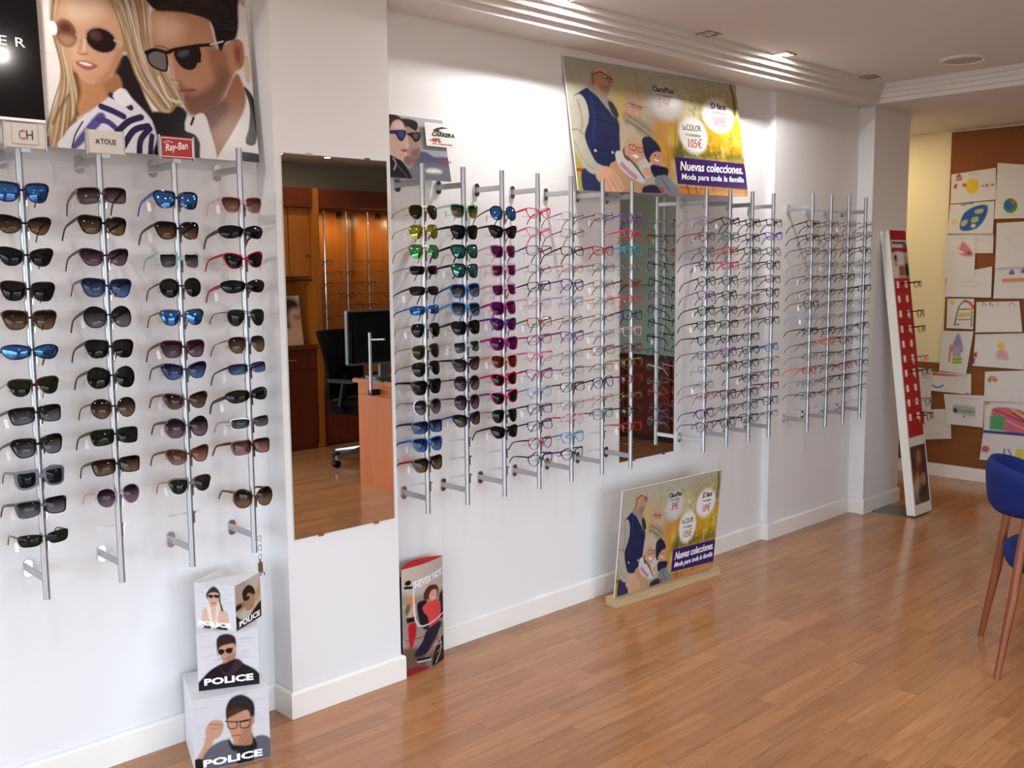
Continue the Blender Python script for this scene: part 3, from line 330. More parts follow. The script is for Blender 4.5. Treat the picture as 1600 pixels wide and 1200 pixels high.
ART = {
 'couple': (520,2.0439,'#f3ece6',[('p','#c9a78f',10.2,1.0,[948,13,1010,-11,1004,93,949,103]),('p','#efe6df',5.1,1.0,[949,113,998,106,1014,356,1011,624,970,552,955,313]),('p','#d8b98c',6.2,0.8,[978,397,995,392,994,525,980,529]),('p','#f7efe9',17.8,1.0,[403,236,479,208,458,384,465,515,479,673,441,753,399,762]),('l','#e8cfc8',3.6,0.6,7.1,[424,395,434,463]),('l','#e8cfc8',3.6,0.6,7.1,[423,519,451,528]),('p','#ab8560',10.9,1.0,[480,189,657,123,704,218,715,395,769,601,785,685,741,772,703,732,654,573,631,467,555,727,511,809,488,1013,403,1026,419,882,449,769,484,653,473,513,454,385]),('p','#c4a078',12.5,1.0,[419,899,448,787,476,727,491,778,478,870,442,1002,408,1016]),('h',1,60,8.1,0.6,['#d9bd96','#8a6441','#c9a87c','#6f4a2c','#e3cfae'],[466,212,454,385,467,604,439,789,406,1008],[519,193,488,374,496,668,504,820,487,1004]),('l','#8a6441',7.2,0.9,19.8,[455,991,477,888,498,812]),('l','#6f4a2c',9.1,0.9,27.4,[503,612,510,701,498,812]),('l','#7a5535',7.2,0.7,16.1,[435,879,455,803,480,726]),('p','#24161a',7.5,1.0,[598,588,640,474,681,699,708,845,643,801,617,666]),('p','#c58c64',9.2,1.0,[511,619,541,653,577,630,607,585,617,657,573,732,515,818,499,794,512,701]),('p','#a66f4b',11.2,0.8,[572,640,606,595,617,657,582,721]),('p','#d6a584',7.2,1.0,[477,262,511,178,601,144,621,247,633,355,627,459,603,568,573,629,532,655,507,611,489,553,475,486,465,409]),('p','#e9c8ae',36.5,0.9,[499,236,571,201,595,256,556,325,503,333]),('p','#b57d59',16.9,0.8,[613,463,628,459,603,572,568,637,555,631,590,562]),('p','#e2b898',18.2,0.8,[496,488,519,464,525,525,505,576]),('e','#9c7a64',1.8,1.0,58.7,74.5,[488,408]),('e','#7c4f38',3.6,1.0,49.8,65.5,[489,410]),('p','#b78b6c',12.7,0.9,[473,424,507,426,504,459,488,475,474,455]),('e','#4a2c26',5.5,0.7,26.7,20.0,[489,383]),('e','#a88a78',1.9,1.0,85.8,70.8,[576,417]),('e','#241212',2.8,1.0,77.4,62.4,[576,419]),('e','#6a4a42',13.0,0.6,31.5,24.1,[562,396]),('e','#ffffff',2.7,1.0,21.0,36.1,[458,393]),('l','#c4a48e',1.8,1.0,8.2,[513,411,524,391,539,408]),('l','#c9b3a2',1.9,1.0,13.2,[611,408,629,417]),('l','#c08e6c',9.2,0.8,12.9,[526,430,519,486]),('l','#e6c2a6',7.4,0.8,14.7,[534,427,529,483]),('l','#9a6245',4.6,0.9,7.3,[514,499,523,507,538,498]),('p','#b0625a',3.7,1.0,[505,551,524,538,541,542,561,557,537,585,517,576]),('p','#efe4e0',1.8,1.0,[513,551,529,545,547,556,532,563]),('l','#c7a57a',9.4,0.9,56.2,[601,144,631,281,658,487,696,676,736,763]),('l','#e5d3b5',7.6,0.9,32.4,[662,205,701,390,731,563,769,688]),('l','#8f6d4a',7.5,0.9,24.5,[616,193,646,351,673,568,714,720]),('l','#f2ece4',7.7,0.9,38.6,[710,103,713,234,710,397]),('l','#dcc7a3',7.6,0.8,24.8,[672,192,707,350,717,442]),('l','#b8966c',5.7,0.8,13.3,[639,204,676,417,702,561]),('h',2,110,7.5,0.55,['#e5d3b5','#8f6d4a','#c7a57a','#b08a60','#f2ece4','#6f5236'],[596,146,622,265,641,455,662,599,712,758],[720,99,717,252,719,403,760,584,787,694]),('l','#efe3cc',5.8,0.8,15.5,[721,575,745,684,784,695]),('l','#cdb38a',5.8,0.8,19.2,[693,658,718,738,746,771]),('p','#e8e5ee',4.5,1.0,[456,1009,463,927,487,869,553,764,617,660,643,707,690,811,702,904,695,1000]),('p','#5c5493',5.4,1.0,[474,992,507,901,551,801,568,825,528,915,489,994]),('l','#332c58',2.8,1.0,31.8,[588,701,614,723,636,756]),('l','#332c58',2.8,1.0,33.4,[560,767,588,784,615,807]),('l','#4b4482',2.8,1.0,31.5,[550,838,572,843,589,868]),('l','#2a2348',2.8,1.0,33.7,[594,894,627,832,662,802]),('l','#2a2348',2.8,1.0,33.8,[607,967,639,877,679,846]),('l','#2a2348',2.8,1.0,32.3,[648,998,656,921,683,859]),('l','#2a2348',2.9,1.0,28.7,[678,1003,681,955,687,897]),('p','#f4f2f6',2.8,1.0,[609,664,622,663,643,721,617,755,592,705]),('l','#15121c',1.8,1.0,7.3,[509,855,488,922,477,987]),('p','#110c13',5.8,1.0,[692,772,741,762,768,718,792,752,783,831,816,884,820,1006,692,1010,700,904]),('p','#bd8a6b',5.8,1.0,[721,212,779,192,840,181,880,206,893,311,904,368,950,299,980,305,981,386,967,461,949,486,926,562,897,660,849,740,806,760,789,723,785,680,794,649,774,619,771,583,756,556,748,462,714,415,714,300]),('p','#deb598',38.8,0.9,[727,239,777,222,810,269,781,356,731,362]),('p','#7c503e',25.5,0.95,[777,590,812,644,872,576,907,467,934,510,897,660,846,745,806,763,787,713]),('p','#8f5f49',20.1,0.7,[872,378,924,382,924,503,885,533]),('p','#191010',6.8,1.0,[720,99,954,10,975,144,962,285,933,314,909,377,898,320,887,224,845,189,778,200,724,204]),('h',3,60,5.8,0.5,['#2c1f1d','#0d0808','#3a2b27','#120b0b'],[725,192,793,110,871,71,949,113],[845,189,890,213,920,263,957,271]),('e','#b0745a',4.1,1.0,36.3,84.3,[964,376]),('e','#8a4f3e',8.2,1.0,15.9,49.3,[962,381]),('p','#a26b4b',8.0,1.0,[838,742,900,659,949,496,968,542,975,632,956,738,911,878,865,1000,848,859]),('p','#6b4030',21.9,0.9,[838,742,900,654,919,705,876,814,850,819]),('s',7,120,[760,400,900,760],[1.0,4.0],['#5e3a2c','#8a5a45','#6b4434'],0.35),('l','#5a3528',7.7,0.7,9.7,[719,405,744,404,758,416]),('l','#d6a687',7.8,0.8,9.7,[749,548,765,571]),('l','#8a5844',7.8,0.7,9.8,[756,577,772,579]),('p','#a05a50',4.9,1.0,[775,634,796,614,828,616,797,643]),('l','#6a3a34',2.9,0.9,5.9,[777,635,824,619]),('l','#d9aa8c',13.7,0.8,21.5,[758,459,763,564]),('p','#756a6c',2.9,1.0,[695,460,713,432,746,436,745,528,716,526,698,500]),('l','#17100f',1.9,1.0,11.5,[695,460,713,432,746,436,745,528,716,526,698,500,695,460]),('p','#171214',2.9,1.0,[772,419,809,388,847,373,841,445,825,501,799,510,778,478]),('p','#5f5c64',7.9,0.7,[783,421,809,398,813,424,786,446]),('l','#17100f',1.9,1.0,19.2,[692,449,718,425,752,430,773,409,846,365,884,350]),('l','#241a18',2.0,1.0,10.1,[878,354,950,296]),('l','#efe8e0',2.0,1.0,7.1,[881,350,920,319]),('l','#17100f',2.0,1.0,26.0,[844,405,841,450]),('p','#ebe7ea',3.9,1.0,[781,846,816,761,843,751,855,838,867,1000,820,1011,821,883]),('p','#efebec',4.0,1.0,[865,1000,917,856,971,714,978,897,1008,903,1008,1037,865,1015]),('l','#1a1220',2.0,1.0,13.9,[810,775,801,814]),('p','#1b1319',4.1,1.0,[971,562,1000,626,1003,769,992,891,961,890,976,795,984,671]),('q','#191221',3.1,1.0,[944,941,1005,948,1005,1006,944,998]),('q','#3b3f8e',1.8,1.0,[412,971,422,970,420,1014,410,1016]),('q','#a8323c',1.8,1.0,[413,949,423,947,422,970,412,971])]),
 'family': (460,2.2309,'#b3ae99',[('p','#b8b49f',60.4,1.0,[-19,-35,514,-181,634,302,-68,622]),('p','#cdb268',95.0,1.0,[236,217,363,180,396,323,279,491,212,439]),('p','#c9902c',76.6,0.9,[435,402,618,305,579,756,475,852,427,598]),('p','#d1c695',90.8,1.0,[611,195,754,189,723,446,595,376]),('p','#c99a22',93.0,1.0,[757,349,1013,307,997,692,726,696]),('p','#d6ad33',58.7,0.9,[800,250,978,384,993,525,813,502]),('p','#6d6b25',45.0,0.9,[593,599,777,610,994,621,987,693,551,703]),('p','#5b5a22',33.7,0.8,[583,522,623,528,600,698,552,692]),('p','#a79a4f',69.1,0.8,[690,134,948,104,993,215,805,295]),('s',1,60,[470,120,1000,800],[14.0,50.0],['#d6b04a','#c79a2e','#e0c877','#a8923f','#b8b48a'],0.5),('s',2,420,[600,260,1000,800],[3.0,11.0],['#d9ad2c','#f0dc8a','#8f8a34','#5a4a1c','#c58a24','#e8c860','#6d6c2a'],0.7),('s',3,260,[380,20,1000,330],[3.0,12.0],['#c9c3a8','#a9a78a','#ded8c4','#8c8460','#c9b47a'],0.5),('s',4,30,[0,500,160,1000],[8.0,24.0],['#c9a83c','#8f9a44','#b8862c'],0.5),('l','#6f5f3c',15.8,0.5,18.0,[585,355,561,536,544,693]),('l','#8a774c',9.2,0.7,13.8,[705,256,694,337]),('l','#6b5a38',8.7,0.6,8.7,[374,39,371,210]),('l','#7a6a48',6.5,0.6,6.5,[333,176,363,265]),('l','#5e5a32',17.0,0.9,41.2,[964,30,976,146,970,266]),('l','#4f4a26',18.6,0.4,20.9,[765,554,761,692]),('l','#4f4a26',19.2,0.4,21.6,[931,391,914,677]),('l','#8a5a20',15.5,0.4,15.5,[509,543,502,818]),('l','#8a6a28',16.5,0.4,16.5,[842,475,834,662]),('p','#c7803c',17.6,1.0,[505,872,549,924,1022,936,1023,1026,493,1015]),('p','#d8a868',22.9,0.8,[727,981,1010,966,1014,1026,741,1026]),('l','#7a2a22',3.4,1.0,13.4,[602,921,607,1004]),('l','#7a2a22',3.4,1.0,11.3,[656,923,662,1001]),('l','#8a3a2a',3.3,0.9,8.9,[563,940,730,952]),('p','#a9a04a',13.9,1.0,[-15,713,33,807,29,992,-11,999]),('q','#b0402c',3.0,1.0,[-1,832,33,829,30,856,-2,858]),('p','#2a3558',4.0,1.0,[31,837,95,872,123,997,28,1007]),('p','#b5b0a0',6.0,1.0,[6,384,39,288,78,265,103,356,88,500,64,594,97,761,137,818,95,872,50,836,14,715,-5,633,-3,514]),('l','#807b6e',6.0,0.8,12.0,[-5,554,31,544,59,576]),('l','#8f8a7c',10.1,0.7,22.3,[47,326,60,464,45,566]),('l','#98927f',8.0,0.7,14.0,[8,631,43,767,85,833]),('p','#1e2852',5.1,1.0,[30,295,59,259,112,214,149,266,191,350,241,424,249,527,238,663,216,738,168,813,128,798,97,761,62,594,93,459,91,338,64,275]),('l','#141c3e',5.1,0.8,10.2,[90,459,169,456,248,475]),('l','#141c3e',5.1,0.8,10.1,[68,573,159,581,243,579]),('l','#141c3e',5.1,0.8,10.2,[93,338,163,355,221,406]),('l','#2c3a70',10.3,0.7,20.6,[115,273,121,454,101,619]),('l','#10162f',4.1,0.9,8.2,[97,670,178,691,236,674]),('e','#d9cfc0',2.0,1.0,13.7,10.2,[108,691]),('e','#d9cfc0',2.1,1.0,12.6,9.4,[196,695]),('p','#9b958a',7.2,1.0,[111,192,142,177,186,238,232,311,252,401,227,421,191,345,149,271,110,228]),('p','#33333f',8.4,1.0,[202,302,229,312,252,396,234,427,213,377]),('p','#c9977a',4.1,1.0,[133,101,158,61,195,35,228,58,241,122,225,199,207,246,184,271,159,223,130,180]),('p','#dcb89f',14.6,0.9,[150,82,180,46,214,51,219,86,177,80]),('p','#8a5a46',12.4,0.8,[133,101,144,88,142,175,130,178]),('p','#a9745a',14.6,0.8,[162,192,217,200,206,246,183,271]),('l','#241716',2.1,1.0,9.4,[151,104,179,79,210,100,242,128]),('p','#cfd3d3',2.1,0.5,[187,85,211,90,209,121,188,114]),('l','#241716',2.1,1.0,6.3,[187,85,212,96,209,124,187,114,187,85]),('l','#241716',2.1,1.0,6.3,[218,109,241,127,233,149,217,136,218,109]),('e','#2a1c1a',2.1,0.9,9.5,5.2,[199,101]),('e','#2a1c1a',2.1,0.9,8.0,5.3,[228,127]),('l','#9c6448',5.3,0.8,8.4,[215,118,217,154,206,161]),('p','#8d8078',8.3,0.6,[175,199,217,195,211,235,187,263]),('l','#7d372f',3.1,1.0,9.4,[186,168,200,185,217,180]),('l','#f3e8e2',2.1,1.0,4.2,[190,171,211,181]),('p','#d9a98b',5.1,1.0,[99,867,141,807,188,824,224,862,239,970,210,997,146,1001,122,946,99,907]),('l','#a4704f',4.1,0.8,6.2,[163,882,196,993]),('l','#a4704f',4.1,0.8,6.2,[185,860,222,981]),('l','#a4704f',4.1,0.8,6.2,[144,899,164,995]),('p','#c3b59b',6.3,1.0,[250,495,282,454,377,551,433,543,428,630,370,637,367,584,270,602,241,673]),('p','#a89a80',6.4,1.0,[277,381,311,357,374,412,420,448,436,532,421,571,378,545,321,505,280,459]),('l','#5d5242',3.2,0.9,8.5,[287,432,360,489,412,546]),('l','#6d6250',3.2,0.9,8.5,[305,392,378,454,423,501]),('p','#d6a084',4.3,1.0,[295,310,325,283,384,288,388,346,361,398,325,391,295,362]),('p','#c9a890',6.4,1.0,[287,327,296,257,338,210,376,223,387,282,355,279,316,304]),('p','#b08d78',8.5,0.7,[290,311,325,278,385,278,354,288,315,308]),('l','#3a2422',2.1,1.0,6.4,[316,295,353,304,391,313]),('l','#3a2422',2.1,1.0,5.4,[331,301,352,308,348,327,330,324,331,301]),('l','#3a2422',2.2,1.0,5.4,[364,310,387,316,380,334,364,331,364,310]),('e','#2a1c1a',2.2,0.8,6.7,4.3,[341,312]),('e','#2a1c1a',2.2,0.8,6.8,4.3,[375,320]),('l','#b47a5e',4.3,0.8,6.5,[357,319,356,349]),('l','#a8504a',2.1,1.0,9.7,[340,369,365,373]),('l','#ffffff',2.2,1.0,5.4,[341,368,364,370]),('p','#c19b74',6.2,1.0,[171,805,207,765,250,849,339,927,414,933,416,1008,237,1011,237,954,207,858]),('p','#cfc9c2',7.5,1.0,[329,763,378,719,411,772,399,853,365,888,346,847]),('p','#4a2a20',5.3,1.0,[252,651,271,638,280,753,259,744]),('p','#dba587',4.2,1.0,[264,655,300,595,360,593,366,669,350,724,317,761,282,744,263,707]),('p','#cab99d',6.3,1.0,[241,673,259,556,303,464,336,503,369,562,371,610,300,591,260,655]),('l','#b3a184',5.3,0.7,8.4,[256,640,301,572,367,584]),('l','#3f241f',2.1,1.0,6.4,[290,623,325,630,319,664,289,659,290,623]),('l','#3f241f',2.1,1.0,6.4,[334,639,363,646,356,677,333,671,334,639]),('p','#ffffff',2.1,1.0,[300,698,340,713,318,731]),('e','#2a1c1a',2.1,0.9,8.3,5.3,[307,642]),('e','#2a1c1a',2.1,0.9,8.4,5.4,[346,659]),('l','#b57c60',4.3,0.8,7.5,[328,658,323,687]),('e','#d88a78',14.8,0.5,29.5,14.8,[292,688]),('l','#a8504a',2.1,0.9,4.2,[300,696,318,733,340,713]),('p','#d9d3cf',6.3,1.0,[215,687,242,684,259,734,299,782,354,883,339,921,277,879,231,820,209,739]),('l','#c07fa4',8.4,0.9,39.8,[238,783,273,837,306,876]),('l','#43294a',4.2,1.0,14.8,[272,717,313,791,354,883]),('l','#8a7a9c',4.2,0.8,10.6,[296,730,327,801]),('e','#dba587',4.3,1.0,61.1,34.4,[377,828]),('p','#1d2348',5.4,1.0,[367,568,408,544,450,592,466,658,416,704,392,757,371,706,366,637]),('p','#d29a7c',4.3,1.0,[395,725,427,668,464,667,468,734,449,777,418,773]),('l','#ffffff',2.2,1.0,9.8,[425,727,447,738]),('e','#241614',2.2,1.0,10.4,6.5,[430,694]),('e','#241614',2.2,1.0,10.5,6.6,[453,700]),('p','#181c36',5.4,1.0,[401,773,458,776,497,796,483,865,426,882,398,832]),('p','#7f8490',6.5,1.0,[418,870,452,852,492,862,561,1017,437,1028,412,938]),('l','#4f535e',5.4,0.8,10.9,[450,876,496,982]),('p','#272748',5.3,1.0,[341,953,414,933,439,1017,343,1017]),('e','#a8503c',4.3,1.0,31.3,21.7,[446,968]),('s',5,40,[600,860,1000,1000],[6.0,20.0],['#d99a4a','#c7803c','#e0b070','#a85a28'],0.6),('e','#cbc5c1',24.5,1.0,211.8,142.8,[525,256]),('e','#d9d4d0',13.4,0.8,161.7,111.6,[529,260]),('e','#f4f1ec',26.0,1.0,226.5,139.6,[853,304]),('e','#f1eeea',20.6,1.0,197.5,155.5,[677,498]),('q','#3b1f66',2.2,1.0,[544,691,993,707,1018,939,544,915]),('g',0.05,6)]),
 'profile': (150,1.3495,'#b9b9c4',[('p','#a3a3ae',81.0,1.0,[596,181,1112,281,1065,614,538,612]),('p','#565a72',16.1,1.0,[527,599,669,551,785,614,938,604,1057,669,1008,1026,432,1042]),('p','#74747f',53.1,1.0,[418,781,1046,752,1004,1054,383,1046]),('e','#f0f0f4',32.5,1.0,157.1,37.9,[752,852]),('p','#33221d',13.2,1.0,[119,8,373,39,445,187,378,182,289,141,191,258,119,653,18,791]),('p','#8a6a60',13.2,1.0,[353,643,546,643,404,795,329,737]),('p','#a98a7f',10.7,1.0,[432,175,570,190,606,286,610,365,632,421,596,473,584,559,536,659,435,653,378,580,437,464]),('p','#6f544c',26.7,0.7,[462,540,592,500,536,659,448,647]),('p','#261c1a',10.7,1.0,[385,55,545,50,611,105,581,215,531,210,475,175,424,161]),('p','#c9a698',13.2,1.0,[218,176,345,76,414,199,434,412,390,456,394,534,349,583,354,656,285,704,196,672,144,535]),('p','#e0c4b8',42.4,0.7,[265,144,364,105,399,206,275,247]),('p','#9a4f4e',7.9,1.0,[311,546,394,529,378,580,326,575]),('p','#2a2350',7.9,1.0,[140,274,299,239,423,237,401,331,338,417,285,382,257,315,140,316]),('p','#4f4a8a',15.9,0.7,[319,268,391,264,355,355,315,334]),('p','#221a1c',8.0,1.0,[422,282,617,240,607,353,531,406,483,332]),('p','#6f646a',16.1,0.6,[521,283,596,266,574,343,524,349]),('p','#14121a',13.0,1.0,[38,636,217,685,330,763,411,1017,263,1054,-15,1050]),('l','#b9aaa2',13.1,0.8,26.2,[180,699,210,774,170,868]),('l','#8a8088',7.9,0.7,10.5,[226,798,345,970]),('g',0.04,5)]),
 'box_low': (150,1.0,'#d9d6db',[('l','#b3aeba',5.4,0.45,13.5,[572,412,671,412]),('l','#b3aeba',5.5,0.45,13.7,[185,997,364,999]),('l','#b3aeba',5.4,0.45,10.8,[313,342,521,342]),('l','#b3aeba',5.4,0.45,5.4,[415,308,603,309]),('l','#b3aeba',5.4,0.45,8.0,[531,25,715,25]),('l','#b3aeba',5.4,0.45,8.2,[746,427,1000,427]),('l','#b3aeba',5.5,0.45,8.2,[248,967,484,966]),('l','#b3aeba',5.5,0.45,13.7,[659,861,926,860]),('l','#b3aeba',5.4,0.45,13.5,[698,168,817,166]),('l','#b3aeba',5.4,0.45,5.4,[326,668,465,669]),('l','#b3aeba',5.4,0.45,8.1,[543,311,813,312]),('l','#b3aeba',5.4,0.45,8.0,[494,32,727,33]),('l','#b3aeba',5.4,0.45,5.4,[626,276,748,278]),('l','#b3aeba',5.4,0.45,8.1,[74,466,352,464]),('l','#b3aeba',5.3,0.45,5.3,[14,128,246,127]),('l','#b3aeba',5.5,0.45,13.6,[234,909,450,907]),('l','#b3aeba',5.4,0.45,10.8,[113,568,330,568]),('l','#b3aeba',5.4,0.45,8.1,[421,228,712,227]),('l','#b3aeba',5.4,0.45,5.4,[39,410,242,410]),('l','#b3aeba',5.4,0.45,13.5,[629,136,735,137]),('l','#b3aeba',5.4,0.45,5.4,[108,902,234,901]),('l','#b3aeba',5.4,0.45,8.1,[426,373,657,374]),('l','#b3aeba',5.4,0.45,13.5,[595,343,842,342]),('l','#b3aeba',5.4,0.45,5.4,[512,686,684,685]),('l','#b3aeba',5.4,0.45,8.1,[711,265,899,266]),('l','#b3aeba',5.4,0.45,5.4,[393,10,507,10]),('l','#b3aeba',5.5,0.45,10.9,[355,948,570,948]),('l','#b3aeba',5.4,0.45,10.8,[605,375,862,376]),('l','#b3aeba',5.4,0.45,5.4,[487,1,653,0]),('l','#b3aeba',5.4,0.45,8.0,[561,7,757,9]),('l','#b3aeba',5.4,0.45,8.1,[12,618,295,618]),('l','#b3aeba',5.4,0.45,8.1,[55,546,247,546]),('l','#b3aeba',5.5,0.45,8.2,[552,930,665,929]),('l','#b3aeba',5.4,0.45,10.8,[164,503,272,502]),('l','#b3aeba',5.3,0.45,8.0,[14,120,119,122]),('l','#b3aeba',5.4,0.45,8.1,[78,504,235,506]),('l','#b3aeba',5.4,0.45,10.9,[669,548,794,548]),('l','#b3aeba',5.4,0.45,5.4,[451,88,634,88]),('l','#b3aeba',5.4,0.45,8.1,[635,18,782,16]),('l','#b3aeba',5.4,0.45,8.1,[337,608,588,609]),('l','#b3aeba',5.4,0.45,10.8,[107,551,217,551]),('l','#b3aeba',5.5,0.45,8.2,[728,936,988,934]),('l','#b3aeba',5.4,0.45,5.4,[442,708,546,710]),('l','#b3aeba',5.4,0.45,13.4,[284,291,437,291]),('l','#b3aeba',5.4,0.45,10.8,[589,247,729,249]),('l','#b3aeba',5.4,0.45,13.4,[37,367,283,366]),('l','#b3aeba',5.4,0.45,5.4,[491,488,757,489]),('l','#b3aeba',5.5,0.45,8.2,[516,755,623,755]),('l','#b3aeba',5.4,0.45,10.9,[449,603,613,603]),('l','#b3aeba',5.3,0.45,5.3,[114,107,313,105]),('l','#b3aeba',5.5,0.45,8.2,[531,742,683,743]),('l','#b3aeba',5.4,0.45,10.9,[166,761,279,760]),('l','#b3aeba',5.4,0.45,5.4,[50,748,201,749]),('l','#b3aeba',5.4,0.45,13.5,[740,141,958,141]),('l','#b3aeba',5.5,0.45,13.6,[207,922,318,923]),('l','#b3aeba',5.4,0.45,5.4,[585,518,717,517]),('l','#b3aeba',5.3,0.45,13.3,[185,14,406,13]),('l','#b3aeba',5.4,0.45,8.1,[736,392,877,392]),('l','#b3aeba',5.4,0.45,8.1,[307,637,505,638]),('l','#b3aeba',5.3,0.45,5.3,[356,22,618,23]),('p','#c99a7e',10.9,1.0,[11,852,114,655,166,508,249,547,221,704,119,874]),('p','#c99a7e',10.8,1.0,[156,420,249,316,389,371,353,540,236,590,166,535]),('l','#7d4f3c',8.1,0.8,13.5,[211,363,371,402]),('l','#8d5f4a',8.1,0.7,10.8,[235,422,358,446]),('p','#a8755c',13.6,1.0,[515,654,741,562,775,802,587,792]),('p','#c48f74',10.8,1.0,[447,287,696,241,762,375,746,563,644,713,539,708,479,565,445,422]),('p','#a36c54',27.2,0.7,[642,516,748,455,746,577,644,713,564,708]),('p','#1f1513',10.8,1.0,[429,189,501,60,650,34,792,164,800,356,758,443,709,262,484,308,436,353]),('p','#4a2a1c',21.5,0.8,[443,233,573,203,646,250,471,319]),('e','#b98068',8.2,1.0,25.0,59.8,[774,419]),('l','#1d1a1c',2.7,1.0,16.2,[416,363,569,398,749,400]),('l','#1d1a1c',2.7,1.0,13.5,[441,373,564,408,548,483,456,465,441,373]),('l','#1d1a1c',2.7,1.0,13.6,[606,416,734,419,717,503,617,494,606,416]),('l','#8d4f46',5.4,0.9,16.3,[504,584,603,595]),('p','#5f5f6a',13.6,1.0,[77,866,217,676,453,623,537,795,737,836,803,657,1003,730,1011,1113,109,1064]),('p','#16151a',10.9,1.0,[446,613,514,714,738,759,770,645,823,798,737,847,512,801,452,702]),('p','#1b1a20',10.9,1.0,[562,787,737,822,746,1059,563,1048]),('p','#17161b',8.1,1.0,[-8,821,107,839,103,1021,-12,984])]),
 'box_mid': (130,1.0,'#dddadf',[('l','#b3aeba',6.5,0.45,13.1,[19,423,223,422]),('l','#b3aeba',6.6,0.45,16.5,[251,472,379,472]),('l','#b3aeba',6.7,0.45,6.7,[234,607,384,607]),('l','#b3aeba',6.8,0.45,13.7,[539,809,740,809]),('l','#b3aeba',6.5,0.45,13.0,[621,175,896,178]),('l','#b3aeba',6.5,0.45,13.1,[138,395,428,395]),('l','#b3aeba',6.4,0.45,6.4,[334,61,454,62]),('l','#b3aeba',6.6,0.45,16.6,[446,481,587,482]),('l','#b3aeba',6.5,0.45,12.9,[271,212,464,212]),('l','#b3aeba',6.6,0.45,16.6,[514,456,775,456]),('l','#b3aeba',6.6,0.45,9.9,[626,374,846,374]),('l','#b3aeba',6.5,0.45,6.5,[675,142,878,143]),('l','#b3aeba',6.8,0.45,13.7,[265,884,479,883]),('l','#b3aeba',6.8,0.45,10.2,[276,799,468,799]),('l','#b3aeba',6.9,0.45,10.3,[426,948,542,951]),('l','#b3aeba',6.8,0.45,10.2,[405,814,548,814]),('l','#b3aeba',6.4,0.45,12.9,[52,237,345,237]),('l','#b3aeba',6.7,0.45,16.7,[553,491,795,489]),('l','#b3aeba',6.4,0.45,9.6,[226,161,431,163]),('l','#b3aeba',6.9,0.45,10.3,[739,754,987,753]),('l','#b3aeba',6.6,0.45,16.5,[253,493,402,492]),('l','#b3aeba',6.6,0.45,16.6,[734,381,836,383]),('l','#b3aeba',6.4,0.45,12.8,[628,10,787,12]),('l','#b3aeba',6.8,0.45,17.1,[284,873,483,873]),('l','#b3aeba',6.6,0.45,13.2,[323,485,495,484]),('l','#b3aeba',6.7,0.45,10.0,[267,618,442,618]),('l','#b3aeba',6.4,0.45,12.9,[582,37,817,38]),('l','#b3aeba',6.5,0.45,9.8,[696,220,919,220]),('l','#b3aeba',6.5,0.45,16.3,[699,161,958,162]),('l','#b3aeba',6.6,0.45,16.5,[330,466,548,464]),('l','#b3aeba',6.6,0.45,9.9,[172,532,452,532]),('l','#b3aeba',6.8,0.45,17.0,[434,791,716,789]),('l','#b3aeba',6.6,0.45,6.6,[425,408,646,406]),('l','#b3aeba',6.8,0.45,10.2,[709,722,981,722]),('l','#b3aeba',6.6,0.45,13.3,[431,476,671,476]),('l','#b3aeba',6.9,0.45,6.9,[362,932,634,933]),('l','#b3aeba',6.4,0.45,12.8,[495,8,656,7]),('l','#b3aeba',6.7,0.45,16.8,[695,503,959,503]),('l','#b3aeba',6.5,0.45,9.8,[367,276,577,275]),('l','#b3aeba',6.5,0.45,6.5,[113,264,311,266]),('l','#b3aeba',6.7,0.45,16.7,[123,633,395,632]),('l','#b3aeba',6.7,0.45,13.4,[40,709,259,709]),('l','#b3aeba',6.3,0.45,9.5,[178,27,416,28]),('l','#b3aeba',6.4,0.45,16.1,[741,13,922,14]),('l','#b3aeba',6.3,0.45,12.7,[50,47,156,50]),('l','#b3aeba',6.4,0.45,9.6,[351,18,459,17]),('l','#b3aeba',6.6,0.45,16.5,[488,420,645,420]),('l','#b3aeba',6.9,0.45,17.3,[340,988,512,989]),('l','#b3aeba',6.6,0.45,9.9,[348,412,550,414]),('l','#b3aeba',6.6,0.45,9.9,[579,312,718,312]),('l','#b3aeba',6.8,0.45,13.6,[613,696,874,697]),('l','#b3aeba',6.8,0.45,17.0,[187,842,422,841]),('l','#b3aeba',6.8,0.45,13.7,[680,739,863,740]),('l','#b3aeba',6.6,0.45,9.8,[580,282,777,283]),('l','#b3aeba',6.5,0.45,6.5,[747,24,870,21]),('l','#b3aeba',6.8,0.45,13.5,[23,835,136,834]),('l','#b3aeba',6.9,0.45,10.3,[446,920,733,920]),('l','#b3aeba',6.8,0.45,6.8,[298,851,591,851]),('l','#b3aeba',6.4,0.45,12.7,[328,2,538,3]),('l','#b3aeba',6.6,0.45,13.3,[618,419,854,419]),('p','#a97a62',13.3,1.0,[410,523,602,488,539,744,441,713]),('p','#c79880',13.0,1.0,[351,251,578,196,634,318,618,483,536,587,440,540,369,424]),('p','#a06f5a',26.5,0.7,[508,402,624,417,536,587,455,549]),('p','#2b201d',12.9,1.0,[327,124,463,47,618,113,635,302,589,230,368,269,336,420]),('e','#161012',6.6,1.0,48.3,49.2,[391,354]),('e','#161012',6.6,1.0,57.9,49.4,[519,347]),('l','#161012',3.3,1.0,16.3,[341,309,449,335,588,313]),('l','#a8755e',9.9,0.8,16.4,[455,356,439,433]),('l','#9a5a50',6.6,0.9,16.6,[412,483,510,489]),('p','#14121a',13.7,1.0,[-16,1015,124,720,346,575,439,561,627,501,748,601,964,768,1022,1039]),('p','#3a2230',16.7,1.0,[339,581,467,741,632,519,722,605,527,794,429,770])]),
